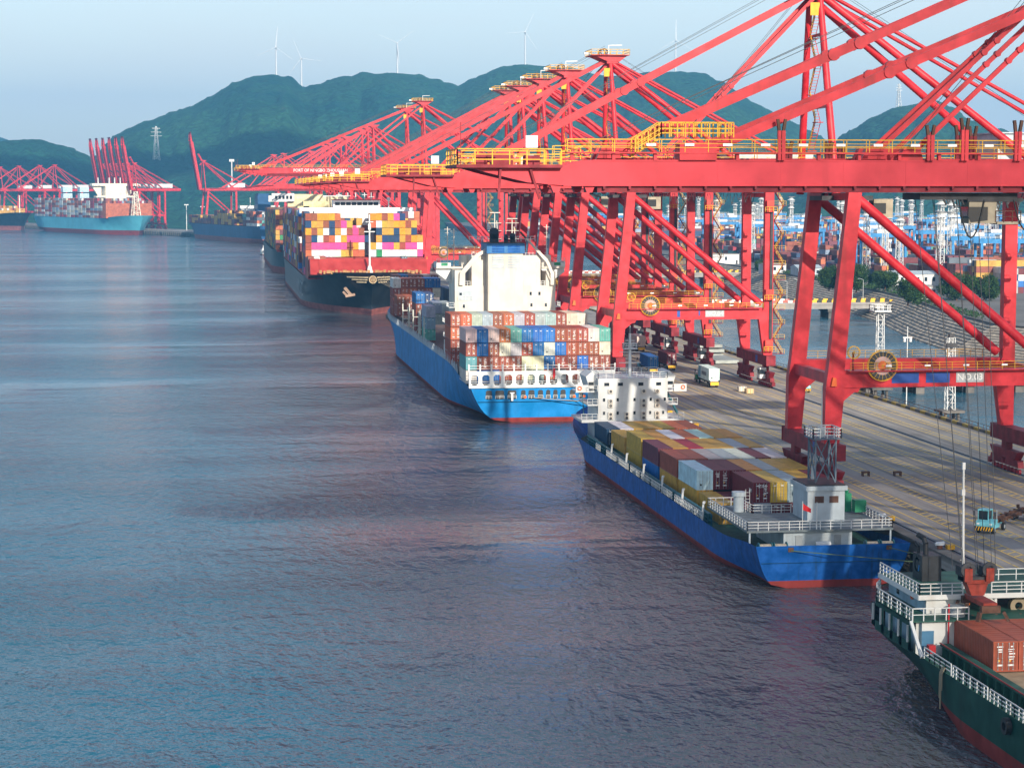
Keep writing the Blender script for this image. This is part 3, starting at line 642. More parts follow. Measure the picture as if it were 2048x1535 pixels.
# ------------------------------------------------------------------ ship-to-shore cranes
# local frame: x = 0 at the waterside rail and positive landward, y along the quay, z = 0 on the quay
def crane_model(zb=44.5, gh=3.3, tip=-65.0, apex=75.0, lv=2, up=False, stays=None, sx=35.0, hs=10.0, big=False, gm=None):
    P = []; A = lambda nm, mb, *m, subs=(): P.append((nm, mb.mesh(nm, *m), [(a, b.mesh(a, *mm)) for a, b, mm in subs]))
    zt = zb + gh; lean = 2.7; back = 54 if not big else 58; mirror = (-1, 1)
    # bogies and sills along each rail
    for x in (0, sx):
        b = MB().box(x - 1.1, x + 1.1, -hs - 3.6, hs + 3.6, 5.0, 7.3)
        b.box(x - 1.18, x + 1.18, -hs - 3.2, -hs - 2.9, 5.0, 7.36).box(x - 1.18, x + 1.18, hs + 2.9, hs + 3.2, 5.0, 7.36)
        subs = []
        if lv > 1: subs.append(('sill_plate', MB().box(x - 1.14, x - 1.1, -hs + 4.2, -hs + 6.0, 5.3, 6.9), (BLUEP,)))
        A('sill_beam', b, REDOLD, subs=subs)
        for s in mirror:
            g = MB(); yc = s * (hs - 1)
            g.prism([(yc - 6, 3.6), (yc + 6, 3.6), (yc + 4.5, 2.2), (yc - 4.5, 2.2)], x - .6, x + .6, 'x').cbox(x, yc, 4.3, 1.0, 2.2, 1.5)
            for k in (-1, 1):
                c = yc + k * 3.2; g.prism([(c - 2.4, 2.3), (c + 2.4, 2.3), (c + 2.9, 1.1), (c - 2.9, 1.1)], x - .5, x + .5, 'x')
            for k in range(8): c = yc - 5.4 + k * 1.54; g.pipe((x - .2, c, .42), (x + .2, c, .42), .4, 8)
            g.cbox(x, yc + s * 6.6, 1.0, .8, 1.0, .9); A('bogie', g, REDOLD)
    # legs
    for s in mirror:
        y = s * hs
        A('leg', MB().prism([(-1.35, 7.3), (.95, 7.3), (1.7, 15.6), (1.6, 18.3), (lean + 1.15, zb), (lean - .85, zb), (-.9, 18.3), (-1.25, 15.6)], y - .8, y + .8, 'y'), RED)
        A('leg', MB().prism([(sx - 1.0, 7.3), (sx + 1.05, 7.3), (sx + 1.1, zb), (sx - .95, zb), (sx - .98, 18.3), (sx - 2.2, 15.6)], y - .8, y + .8, 'y'), RED)
        pb = MB().box(1.3, sx - 1.4, y - .75, y + .75, 15.6, 18.2)
        pb.prism([(1.4, 15.6), (4.2, 15.6), (3.8, 14.9), (3.2, 14.9), (1.35, 13.4)], y - .5, y + .5, 'y')
        A('portal_beam', pb, RED)
        A('brace', MB().pipe((lean + .6, y, zb - .8), (sx - 1.6, y, 19.0), .72, 10), RED)
        if lv > 0:
            w = MB().box(2, sx - 2, y + s * .75, y + s * 1.7, 18.05, 18.2) if s > 0 else MB().box(2, sx - 2, y - 1.9, y - .75, 18.05, 18.2)
            zz = 18.2; yy = y + s * 1.65 if s > 0 else y - 1.85
            w.m = 1; w.rail([(2.2, yy, zz), (sx - 1.5, yy, zz)], 1.2, 1.9 if lv > 1 else 3.5, .034, (.33, .66))
            A('portal_walkway', w, RED, YEL)
    for x in (lean * .98, sx):
        A('upper_cross_beam', MB().box(x - .8, x + .8, -hs + .8, hs - .8, zb - 1.1, zb - .1), RED)
        if lv > 0: A('portal_tie', MB().box((0.2 if x < 9 else sx) - .55, (0.2 if x < 9 else sx) + .55, -hs + .8, hs - .8, 16.0, 17.6), RED)
    # girder and boom (twin boxes, ledge and rail beam below)
    R = Matrix.Identity(4)
    if up: R = Matrix.Translation((-3, 0, zt)) @ Matrix.Rotation(radians(80), 4, 'Y') @ Matrix.Translation((3, 0, -zt))
    gy = 3.3
    for s in mirror:
        g = MB(); y0, y1 = (s * gy - .62, s * gy + .62)
        g.box(-1.2, back, y0, y1, zb + .68, zt); g.box(-1.2, back, y0 - .12, y1 + .12, zb + .60, zb + .68); rb = MB(); rb.box(-1.2, back, y0 + .3, y1 - .3, zb, zb + .6)
        n = int(back / 2.45)
        for i in range(n): rb.box(i * 2.45, i * 2.45 + .22, y0 - .1, y1 + .1, zb + .3, zb + .6)
        A('runway_beam', rb, REDOLD)  # darker red, partly the ledge's cast shade put into the colour
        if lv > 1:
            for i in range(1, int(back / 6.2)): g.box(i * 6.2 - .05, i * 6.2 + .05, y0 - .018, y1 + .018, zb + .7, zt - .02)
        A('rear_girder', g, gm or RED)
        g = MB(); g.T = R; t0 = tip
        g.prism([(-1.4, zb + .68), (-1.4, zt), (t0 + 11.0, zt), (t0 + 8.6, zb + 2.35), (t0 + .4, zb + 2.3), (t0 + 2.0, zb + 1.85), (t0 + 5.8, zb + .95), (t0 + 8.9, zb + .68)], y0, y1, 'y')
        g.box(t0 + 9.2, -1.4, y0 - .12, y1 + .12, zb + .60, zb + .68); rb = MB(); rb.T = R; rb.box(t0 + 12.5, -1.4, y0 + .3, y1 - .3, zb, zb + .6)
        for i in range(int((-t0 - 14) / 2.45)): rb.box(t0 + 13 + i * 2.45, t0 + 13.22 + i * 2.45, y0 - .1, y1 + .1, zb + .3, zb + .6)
        A('runway_beam', rb, REDOLD)  # same dark red: own tone plus painted shade below the ledge
        for k in (8.0, 11.2): g.prism([(t0 + k, zb + .7), (t0 + k + 1.1, zb + .7), (t0 + k + .8, zb), (t0 + k + .3, zb)], y0 + .2, y1 - .2, 'y')
        if lv > 1:
            for i in range(1, int((-t0 - 12) / 6.2)): g.box(-i * 6.2 - .05, -i * 6.2 + .05, y0 - .018, y1 + .018, zb + .7, zt - .02)
            g.box(t0 + 12, -1.5, y0 - .05, y0, zt - .12, zt + .03)
        A('boom_girder', g, gm or RED)
        if lv > 0:
            w = MB(); w.T = R
            yo = s * (gy + .5); xs = t0 + 9.5
            w.m = 0
            if s < 0 or lv > 1:
                zf = zt + .75 if lv > 1 and s < 0 else zt + .3
                w.box(xs, -1.5, yo - .55, yo + .55, zf - .14, zf)
                for i in range(int((-xs) / 4)): w.cbox(xs + i * 4 + .5, yo, (zt + zf) / 2 - .05, .3, .5, zf - zt - .1)
                w.m = 1; w.rail([(xs, yo + s * .5, zf), (-1.5, yo + s * .5, zf)], 1.2, 2.3 if lv > 1 else 4, .034, (.36, .68))
                if lv > 1: w.rail([(xs, yo - s * .5, zf), (-1.5, yo - s * .5, zf)], 1.2, 2.3, .03, (.5,))
                A('boom_walkway', w, RED, YEL)
                w = MB(); w.box(-1, back - 2, yo - .55, yo + .55, zf - .14, zf); w.m = 1; w.rail([(-1, yo + s * .5, zf), (back - 2, yo + s * .5, zf)], 1.2, 2.3 if lv > 1 else 4, .034, (.36, .68)); A('girder_walkway', w, RED, YEL)
    # boom tip platform
    g = MB(); g.T = R; g.box(tip - 1.0, tip + 9.0, -gy - 1.4, gy + 1.4, zb + 2.3, zb + 2.6)
    subs = []
    if lv > 0:
        r = MB(); r.T = R; zf = zb + 2.6
        r.rail([(tip - .9, gy + 1.3, zf), (tip - .9, -gy - 1.3, zf), (tip + 8.9, -gy - 1.3, zf)], 1.45, 1.7, .05, (.33, .66)).rail([(tip + .5, gy + 1.3, zf), (tip + 8.9, gy + 1.3, zf)], 1.45, 1.7, .05, (.33, .66))
        r.rail([(tip + 8.9, -gy - .6, zf), (tip + 11.8, -gy - .6, zt + .3)], 1.2, 1, .045); subs.append(('tip_railing', r, (YEL,)))
        e = MB(); e.T = R; e.cbox(tip + 4.1, 1.6, zf + .6, 2.0, 1.8, 1.2).cbox(tip + 1.6, -2, zf + .5, 1.1, 1.2, 1).cbox(tip + 6.6, -1, zf + .45, 1.4, 1.6, .9).pipe((tip + 2.5, -2.6, zf + .7), (tip + 2.5, 2.6, zf + .7), .45, 8); e.bar((tip - .3, -2, zf), (tip - .3, -2, zf + 4), .08)
        subs.append(('tip_machinery', e, (REDOLD,)))
        l = MB(); l.T = R; l.cbox(tip + 6.5, -1.8, zf + 2.2, 1.15, .3, 1.15); subs.append(('floodlight_board', l, (WHITE,)))
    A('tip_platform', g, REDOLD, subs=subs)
    if lv > 0:
        d = MB(); d.T = R
        for k in (3.2, 6.0): d.bar((tip + k, -gy - .9, zb + 2.3), (tip + k + (.9 if k > 4 else -.2), -gy - .9, zb - .6), .22)
        A('tip_strut', d, REDOLD)
    # mast (A-frame) and apex
    for s in mirror:
        A('mast_leg', MB().pipe((.3, s * (hs - .4), zb - .2), (-.6, s * 2.4, apex), .62, 10, .5), RED)
        A('mast_back_leg', MB().pipe((-.1, s * 2.6, apex - 1.2), (sx - 1.5, s * (hs - 3.2), zt + .1), .58, 10), RED)
        A('back_stay', MB().pipe((.2, s * 1.9, apex - .5), (back - 3, s * gy, zt + .3), .3, 8), RED)
    A('apex_head', MB().cbox(-.2, 0, apex - .4, 2.6, 6.6, 1.6).cbox(-1.6, 0, apex + .5, 2.0, 3.4, .9).prism([(-4.4, apex + .6), (3.2, apex + .6), (1.4, apex - .8), (-1.2, apex - .8)], -3.4, 3.4, 'y'), RED)
    if lv > 0:
        c = MB().box(-5.2, 3.6, -4.2, 4.2, apex + .6, apex + .75); c.m = 1
        c.rail([(-5.2, -4.2, apex + .75), (3.6, -4.2, apex + .75), (3.6, 4.2, apex + .75), (-5.2, 4.2, apex + .75)], 1.2, 1.5, .05, (.5,), True); c.cbox(-1.5, -3.4, apex - 3.2, 1.4, .1, 1.9)
        A('apex_platform', c, RED, YEL)
        A('sheave', MB().ring((-1.8, -1.2, apex + 1.5), .9, .25, 'y', 14, .3).ring((-1.8, 1.2, apex + 1.5), .9, .25, 'y', 14, .3), RUST)
        A('apex_lamp', MB().cbox(-5.8, -2, apex + 1.1, 1.6, .7, .5).bar((-.5, 0, apex + .7), (-.5, 0, apex + 3.2), .15).bar((-.5, 0, apex + 3.1), (2.6, 0, apex + 3.2), .18), WHITE)
        t = MB()
        for i in range(5):
            z0 = zt + 3 + i * (apex - zt - 6) / 5; z1 = z0 + (apex - zt - 6) / 5; t.ladder((-.3, -1.6 if i % 2 else 1.8, z0), (-.3, 1.8 if i % 2 else -1.6, z1), .8, .5, Vector((1, 0, 0)), .08); t.m = 1
            t.rail([(-.7, -1.6 if i % 2 else 1.8, z0), (-.7, 1.8 if i % 2 else -1.6, z1)], 1.0, 1.2, .04); t.m = 0; t.cbox(-.3, 1.8 if i % 2 == 0 else -1.6, z0, 1.4, 1.2, .12)
        for f in (.35, .75): zz = zt + (apex - zt) * f; hw = (hs - .4) + (2.4 - hs + .4) * f; t.bar((0, -hw, zz), (0, hw, zz), .4)
        A('mast_stairs', t, RED, YEL)
    # fore stays: (attach x, slope) pairs of flat bars on both sides
    for ax, zz, ys, wd_ in (stays or ((-51.3, apex - .4, gy - .5, .9), (-25.2, apex - 1.4, gy - .8, .55))):
        for s in mirror:
            st = MB(); a = Vector((ax, s * ys, zt + .8)); b = Vector((-1.2, s * (min(ys, 1.9) if not stays else ys * .8), zz))
            if up: a = R @ a; a = a.lerp(b, .55); 
            st.bar(a, b, .3, wd_); m_ = a.lerp(b, .42)
            for f in (.02, .42, .47): c = a.lerp(b, f); st.pipe(c + Vector((0, -.3, 0)), c + Vector((0, .3, 0)), wd_ * .72, 10)
            A('fore_stay', st, RED)
            if not up: A('stay_bracket', MB().prism([(ax - 1.6, zt), (ax + .9, zt), (ax + .5, zt + 1.3), (ax - 1.0, zt + 1.3)], s * ys - .5, s * ys + .5, 'y'), RED)
    if lv > 0 and not up:
        w = MB()
        for s, dz in ((-1, 2.0), (1, 2.5), (-1, 2.9)):
            ax, zz, ys, _ = (stays or ((-51.3, apex, gy, .9),))[0]
            w.bar((ax - 2, s * 1.1, zt + .8 + dz * .3), (-1.5, s * .8, zz + dz), .06)
            w.bar((-24, s * .9, zt + 1), (-1.5, s * .6, apex + .8), .05); w.bar((2, s * .6, apex + .5), (back - 10, s * 1.2, zt + 2), .05)
        A('wire_rope', w, WIRE)
    # machinery house, trolley, cab
    A('machinery_house', MB().box(sx - 8, sx + 12, -4.6, 4.6, zt + .9, zt + 5.6).box(sx - 8.4, sx + 12.4, -5, 5, zt + 5.6, zt + 5.8), WHITE if big else LGREY)
    if lv > 0:
        g = MB(); tx = 4 if not big else 20
        g.box(tx - 4, tx + 4, -gy, gy, zb - 1.2, zb - .5).cbox(tx, -1.8, zb - .3, 5, .6, .5).cbox(tx, 1.8, zb - .3, 5, .6, .5); A('trolley', g, DARK)
        A('cab', MB().box(tx + 4.5, tx + 7.5, -2.2, .2, zb - 3.8, zb - 1), CABD, subs=[('cab_window', MB().box(tx + 4.42, tx + 6.4, -2.28, .25, zb - 3.2, zb - 1.6), (GLASS,))])
        g = MB()
        for i in range(9): c = 20 + i * 1.6; g.bar((c, -1.6, zb - .2), (c + .5, -1.6, zb - 1.8 - (i % 3) * .5), .12).bar((c + .5, -1.6, zb - 1.8 - (i % 3) * .5), (c + 1.2, -1.6, zb - .2), .12)
        A('festoon_cables', g, DARK)
        # stair tower on the landside leg
        t = MB(); xs = sx + 1.2; z = 7.5; i = 0
        while z < zb - 3:
            a, b = (xs + .3, xs + 2.4) if i % 2 else (xs + 2.4, xs + .3)
            t.m = 0; t.bar((a, -hs + .5, z), (b, -hs + .5, z + 3.3), .8, .14); t.cbox(xs + 1.4, -hs + .5, z, 3.0, 1.3, .12); t.m = 1; t.rail([(a, -hs - .1, z), (b, -hs - .1, z + 3.3)], 1.05, 1.1, .032)
            t.rail([(xs - .1, -hs - .15, z), (xs + 2.9, -hs - .15, z)], 1.05, 1.4, .032); z += 3.4; i += 1
        A('stair_tower', t, REDOLD, YEL)
        g = MB().box(sx - .9, sx + .9, -hs - 1.9, -hs - .85, 8.2, 10.8).box(sx - .9, sx + .9, -hs - 1.9, -hs - .85, 20, 22.4).box(sx - .8, sx + .8, -hs - 1.8, -hs - .85, zb - 4.4, zb - 1.8); g.m = 1
        for z in (8.2, 20, zb - 4.4): g.rail([(sx - 1.3, -hs - 2.2, z), (sx + 1.5, -hs - 2.2, z)], 1.1, .9, .05)
        A('lift_landing', g, paint('lift_red', (.62, .045, .03), .5, .3, (.2, .04, .03), .6), YEL)
        A('lift_mast', MB().box(sx + .2, sx + .8, -hs - 1.15, -hs - .82, 11, zb - 4.4), DARK)
        A('gantry_cab', MB().box(sx - 1.9, sx - .4, -hs - 1, -hs + 1.4, 1.9, 4.4), WHITE, subs=[('cab_window', MB().box(sx - 1.96, sx - .34, -hs - 1.06, -hs + .8, 2.9, 4.0), (GLASS,))])
    # cable reels on the near portal beam
    if lv > 0:
        for cx, cz, rr in ((7.2, 18.9, 2.3), (2.9, 20.9, .95)):
            y = -hs - 1.35 if rr > 2 else -hs - 1.0; g = MB(); 
            g.ring((cx, y - .25, cz), rr, .09, 'y', 28, .09); g.ring((cx, y + .25, cz), rr, .09, 'y', 28, .09)
            for i in range(20 if rr > 2 else 12): a = 2 * pi * i / (20 if rr > 2 else 12); g.bar((cx, y - .3, cz), (cx + cos(a) * rr, y - .27, cz + sin(a) * rr), .035)
            subs = [('wound_cable', MB().ring((cx, y, cz), rr * .9, rr * .38, 'y', 24, .52), (BLACK,)), ('hub', MB().ring((cx, y, cz), rr * .6, rr * .28, 'y', 20, .56), (paint('hub_pink', (.45, .30, .31), .7),))] if rr > 2 else []
            A('cable_reel', g, YEL, subs=subs)
        A('reel_bracket', MB().bar((7.2, -hs - 1.2, 17.9), (7.2, -hs - .7, 17.9), .9).bar((2.9, -hs - .8, 18.2), (2.9, -hs - .7, 20.9), .25), REDOLD)
        A('warning_lamp', MB().prism([(-.55, 15.9), (.3, 15.9), (.2, 17.1), (-.3, 17.2)], -hs - 1.3, -hs - .85, 'y'), ORANGE)
        for x in range(8, 34, 6): A('strip_light', MB().cbox(x, -hs - 1.95, 18.9, .9, .1, .25), WPRINT)
    return P
STD = crane_model()
NEAR = crane_model(gm=REDFADE, gh=3.05, tip=-67.5, stays=((-53.2, 70.8, 1.3, .85), (-44.6, 66.6, 3.4, .85), (-27.0, 71.6, 1.2, .45), (-23.9, 69.5, 3.2, .45)))
GRP = 'red ship-to-shore quay cranes'
CX0 = 91.0
c1 = put(NEAR, 'quay_crane', 'nearest red quay crane, only its boom and fore stays cross the top right', 'crane', (CX0, 197.0, Q), 0, GRP)
c3 = put(STD, 'quay_crane', 'red quay crane with a plate reading NO.03 on its portal beam', 'crane', (CX0, 307, Q), 0, GRP)
c4 = put(STD, 'quay_crane', 'sunlit red quay crane with a worn plate reading NO.04 on its portal beam', 'crane', (CX0, 472.5, Q), 0, GRP)
# plates and lettering
def plate(c, x0, x1, z0, z1, m, txt=None, tm=None, size=1.1):
    p = MB().box(x0, x1, -10.80, -10.765, z0, z1).build('name_plate', m, parent=c)
    if txt: text(txt, size, ((x0 + x1) / 2, -10.825, (z0 + z1) / 2), (pi / 2, 0, 0), tm, p)
plate(c3, 18.9, 23.2, 16.2, 17.75, paint('plate_grey', (.40, .43, .45), .5), 'NO.03', WPRINT, 1.45)
plate(c3, 8.9, 13.1, 16.2, 17.75, BLUEP); plate(c3, 14.2, 17.9, 16.2, 17.75, BLUEP)
plate(c4, 20.2, 24.6, 16.2, 17.75, paint('plate_grey', (.40, .43, .45), .5), 'NO.04', flat('plate_text', (.55, .60, .62)), 1.45)
plate(c4, 13.6, 14.3, 16.2, 17.7, BLUEP); plate(c4, 18.6, 18.95, 16.5, 17.6, BLUEP)
# details of the nearest crane: forked buffer posts on the girder, spreader hanging from the trolley
for i, (px, near, hh) in enumerate(((1559, 1, 3.9), (1703, 0, 2.0), (1729, 0, 1.8), (1856, 1, 3.4), (1925, 1, 4.1), (1975, 0, 3.7), (2004, 0, 3.6), (2033, 1, 3.9), (1620, 0, 2.0))):
    X = ((px - 1408) * .05547 + 51.5) * 192.7 / 215 - CX0; y = -4.2 if near else 4.0; z = 47.55
    b = MB().box(X - .32, X - .03, y - .2, y + .2, z, z + hh * .72).box(X + .05, X + .4, y - .2, y + .2, z, z + hh * .72); b.m = 1
    b.bar((X - .18, y, z + hh * .7), (X - .34, y, z + hh), .26, .34).bar((X + .22, y, z + hh * .7), (X + .42, y, z + hh), .26, .34)
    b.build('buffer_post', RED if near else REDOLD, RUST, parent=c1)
sl_ = MB().cbox(0, 0, 0, .9, .12, .24).mesh('strip_light', WPRINT)
for i in range(13): o = bpy.data.objects.new('strip_light', sl_); COL.objects.link(o); o.parent = c1; o.location = (-50 + i * 3.7, -4.42, 49.0)
b = MB().box(-47.2, -43.6, -4.3, -2.2, 47.55, 49.2); b.build('stay_pedestal', RED, parent=c1)
b = MB().rail([(-51.5, -4.3, 48.2), (-49, -4.3, 49.7), (-42, -4.3, 49.7)], 1.4, .8, .05, (.3, .6)).rail([(-51.5, -2.4, 48.2), (-49, -2.4, 49.7), (-42, -2.4, 49.7)], 1.4, .8, .05, (.3, .6)).rail([(-49, -3.3, 49.7), (-42, -3.3, 49.7)], 1.4, .6, .06, (.3, .6)).bar((-51.8, -3.3, 47.9), (-49, -3.3, 49.6), .9, .15)
b.build('stay_platform', YEL, parent=c1)
tr = MB().box(-22.9, -13, -2.6, 2.6, 43.8, 44.45)
for i in range(8): tr.bar((-20.5 + i * .9, -2.5, 43.9), (-20.2 + i * .9, -2.5, 43.3 - (i % 2) * .3), .15)
tr.build('boom_trolley', DARK, parent=c1)
cb = MB().box(-17.9, -15.1, -2.6, -.4, 41.5, 43.8).box(-15.0, -12.6, -2.6, -.6, 41.4, 41.65); cb.m = 1; cb.rail([(-15.2, -2.6, 41.6), (-12.6, -2.6, 41.6)], 1.1, .9, .04); cb.m = 2; cb.box(-18.1, -12.4, -2.7, -.2, 43.6, 43.95)
cb = cb.build('operator_cab', CABD, RUST, DARK, parent=c1)
MB().prism([(-17.96, 43.1), (-16.0, 43.1), (-16.0, 41.8), (-17.7, 41.6), (-18.0, 42.2)], -2.66, -.36, 'y').build('cab_window', GLASS, parent=cb)
b = MB()
for k in (-19.0, -13.4):
    pts = [Vector((k + t * 2.6, -2.7, 43.8 - 3.7 * (1 - (2 * t - 1) ** 2) * (1.0 if k < -16 else .8))) for t in [i / 10 for i in range(11)]]
    b.path(pts, .08, 5)
b.build('festoon_loop', BLACK, parent=c1)
SPX, SPZ, SPY = -16.9, 4.6, -4.2   # spreader centre, local
w = MB()
for dx, dy in ((-3.3, -.9), (-1.5, -.9), (-.8, .7), (.9, -.9), (1.5, .7), (2.7, .4), (3.1, -.9), (4.7, .7)): w.bar((SPX - .8 + dx * .62, SPY + dy, SPZ + 3.2), (SPX - 2.6 + dx, dy, 43.8), .055)
w.build('hoist_rope', WIRE, parent=c1)
b = MB()
for x in (-1.3, .9): b.cbox(SPX + x, SPY, SPZ + 2.9, 1.3, 1.6, .9).ring((SPX + x, SPY - .9, SPZ + 3.1), .75, .35, 'y', 14, .3)
b.cbox(SPX - .2, SPY, SPZ + 2.1, 3.0, 1.6, .5); b.m = 1; b.cbox(SPX - .2, SPY - .1, SPZ + 1.9, 2.4, 1.7, .35).prism([(SPX - 1.3, SPZ + 1.75), (SPX + .9, SPZ + 1.75), (SPX + .5, SPZ + .5), (SPX - .8, SPZ + .5)], SPY - .7, SPY + .7, 'y')
for x in (-1.3, .9): b.cbox(SPX + x, SPY - .2, SPZ + 2.6, .8, 1.9, 1.3)
b.build('head_block', DARK, paint('block_red', (.26, .026, .010), .6, .7, (.04, .02, .015), 1.5), parent=c1)
b = MB(); b.box(SPX - .3, SPX + 1.1, SPY - 2.6, SPY + 2.6, SPZ - .35, SPZ + .1); b.m = 1
for y in (-3, 3): b.cbox(SPX + .4, SPY + y * .85, SPZ - .5, 1.9, .6, .7)
for x in (-.8, 1.6):
    for y in (-3, 3): b.bar((SPX + x, SPY + y, SPZ - .7), (SPX + x * 1.3, SPY + y * 1.04, SPZ - 1.6), .4, .3)
b.build('spreader', paint('block_red', (.26, .026, .010)), RUST, parent=c1)
# further cranes down the quay
for i, y in enumerate((531, 572, 610, 637)): put(STD, 'quay_crane', 'red quay crane standing %s in the row behind the NO.04 crane' % nth(i), 'crane', (CX0, y, Q), 0, GRP)
BIG = crane_model(zb=52.0, gh=2.9, tip=-80, apex=83, lv=1, big=True, stays=((-68, 83, 2.6, 1.0), (-34, 81.5, 2.4, .6)))
FARC = crane_model(zb=46, gh=3.4, tip=-66, apex=82, lv=0, big=True)
FARUP = crane_model(zb=46, gh=3.4, tip=-66, apex=80, lv=0, up=True, big=True)
GR2 = 'distant red quay cranes'
for i, (y, m, rz) in enumerate(((899, BIG, 0), (975, BIG, 0), (1180, FARC, 0), (1222, FARC, 0), (1268, FARC, 0), (1425, FARC, 0), (1480, FARC, 0), (1625, FARC, 0), (1690, FARC, 0), (1930, FARC, 0))):
    c = put(m, 'quay_crane', ('taller red quay crane with white PORT lettering on its boom, %s of the pair' % ('nearer', 'farther')[i]) if m is BIG else 'hazy red quay crane, %s in the row beyond the taller lettered pair' % nth(i - 2), 'crane', (CX0, y, Q), rz, GR2)
    if m is BIG: text('PORT OF NINGBO ZHOUSHAN', 1.9, (-45, -4.05, 53.9), (pi / 2, 0, 0), WPRINT, c, 'boom_lettering', fit=23)
for i, (x, y, rz, m, lb) in enumerate((
        (-10, 2370, .26, FARUP, 'red quay crane with raised boom standing alone behind the dark blue ship'),
        (62, 2120, .1, FARC, 'hazy red quay crane with lowered boom right of the lone raised boom'), (70, 2050, .06, FARC, 'hazy red quay crane nearest the dark blue ship stern'),
        *[(-94 - 8.9 * k, 2575 + 22.3 * k, .37, FARUP, 'raised red crane boom, %s of the six beside the teal ship' % ('rightmost', 'second from right', 'third from right', 'third from left', 'second from left', 'leftmost')[k]) for k in range(6)],
        (-215, 2930, .44, FARC, 'far red crane with lowered boom, nearest to the raised six'), (-240, 2990, .44, FARC, 'far red crane with lowered boom, middle one at the left edge'),
        (-275, 3060, .44, FARC, 'far red crane with lowered boom behind the dark ship at the left edge'), (-310, 3150, .44, FARC, 'farthest red crane at the left edge of the photo'))):
    put(m, 'quay_crane', lb, 'crane', (x, y, Q), rz, GR2)

# ------------------------------------------------------------------ ships
def sm(u): u = max(0, min(1, u)); return u * u * (3 - 2 * u)
def hull_mesh(L, B, D, boot, colm, bootm, deckm, stern=.18, bow=.22, tr=.9, trw=.35, rake=7, srake=1.5, sheer_b=3, sheer_s=1, inset=.0, flare=1.6, n=46, deckz=None, bulb=0, sexp=.32, wst=None):
    """hull along +y (stern 0 to bow L), waterline z = 0; returns mesh and a function giving deck height"""
    def D_(t): return D + sheer_b * sm((t - (1 - bow * 1.0)) / bow) + sheer_s * (1 - sm(t / stern))
    def wd(t): return B / 2 * ((tr + (1 - tr) * sm(t / stern)) * (1 if t < 1 - bow else max(0, 1 - ((t - 1 + bow) / bow) ** 2.6) ** .62))
    def ww(t): return B / 2 * ((trw + (1 - trw) * sm(t / (wst or stern * 1.25))) * (1 if t < 1 - bow * 1.35 else max(0, 1 - ((t - 1 + bow * 1.35) / (bow * 1.35)) ** 1.8)))
    zs = [-1.2, -.02, boot * .5, boot - .01, boot + .01] + [None] * 6
    ts = [sm(i / n) * .35 + .65 * i / n for i in range(n + 1)]
    V = []; F = []; MI = []; SMO = []; nz = len(zs)
    def pt(t, k, sg):
        d = D_(t); z = zs[k] if zs[k] is not None else boot + (d - boot) * (k - 4) / (nz - 5); s = max(0, min(1, z / d))
        a, b = ww(t), wd(t); w = a + (b - a) * (s ** flare if t > .5 else s ** sexp)
        y = L * t + rake * (s - .0) * sm((t - .80) / .2) - rake * .6 * sm((t - .8) / .2) - srake * s * (1 - sm(t / .1)) + (bulb if (t > .999 and z < boot) else 0)
        if z < 0: w *= .97
        return (sg * w, y, z)
    for sg in (-1, 1):
        o = len(V)
        for t in ts:
            for k in range(nz): V.append(pt(t, k, sg))
        for i in range(n):
            for k in range(nz - 1):
                a, b, c, d = o + i * nz + k, o + (i + 1) * nz + k, o + (i + 1) * nz + k + 1, o + i * nz + k + 1
                F.append((a, d, c, b) if sg > 0 else (a, b, c, d)); MI.append(1 if k < 3 else 0); SMO.append(True)
    o = len(V)
    for k in range(nz):
        for sg in (-1, 1): V.append(pt(0, k, sg))
    for k in range(nz - 1): F.append((o + 2 * k, o + 2 * k + 1, o + 2 * k + 3, o + 2 * k + 2)); MI.append(1 if k < 3 else 0); SMO.append(False)
    o = len(V)
    for t in ts:
        z = (D_(t) - inset) if deckz is None else deckz(t)
        for sg in (-1, 1):
            p = pt(t, nz - 1, sg); q_ = max(0, min(1, z / D_(t))); wz = ww(t) + (wd(t) - ww(t)) * (q_ ** flare if t > .5 else q_ ** sexp); V.append((sg * max(0, wz * .985 - .03), p[1] - .15 * (t > .9) + .02, z))
    for i in range(n): F.append((o + 2 * i, o + 2 * i + 1, o + 2 * i + 3, o + 2 * i + 2)); MI.append(2); SMO.append(False)
    me = bpy.data.meshes.new('hull'); me.from_pydata(V, [], F)
    for m in (colm, bootm, deckm): me.materials.append(m)
    me.polygons.foreach_set('material_index', MI); me.polygons.foreach_set('use_smooth', SMO); me.update()
    edge = lambda y, sg: Vector((sg * wd(y / L), y, D_(y / L)))
    return me, D_, edge
def part(nm, me, parent):
    o = bpy.data.objects.new(nm, me); COL.objects.link(o); o.parent = parent; return o
def windows(parent, spots, w, h, y, dirn=-1, nm='window', mat=GLASS, frame=WHITE):
    """a row of framed windows on a wall facing -y (dirn -1) at spots (x, z)"""
    me = MB().box(-w / 2 - .08, w / 2 + .08, -.05, .02, -h / 2 - .08, h / 2 + .08); me = me.mesh(nm, frame); gl = MB().box(-w / 2, w / 2, -.075, -.04, -h / 2, h / 2).mesh('pane', mat)
    for x, z in spots:
        o = part(nm, me, parent); o.location = (x, y, z); g = part('pane', gl, o)
HULLBLUE = paint('hull_blue', (.002, .088, .36), .5, .9, (.018, .038, .05), .8, .28, spec=.12)
HULLSKY = paint('hull_sky_blue', (.004, .20, .52), .5, .5, (.03, .08, .12), .3, .2, spec=.14)
BOOT = paint('boot_red', (.24, .022, .016), .7, .6, (.10, .04, .03), .4, .25)
BOOTPINK = paint('boot_faded', (.34, .10, .085), .7, .5, (.22, .12, .10), .3, .25)
HULLBLACK = paint('hull_black', (.008, .014, .022), .35, .3, (.04, .03, .03), .2, .2, spec=.2)
HULLGREEN = paint('hull_green', (.003, .058, .040), .5, .6, (.02, .03, .025), .4, .28, spec=.12)
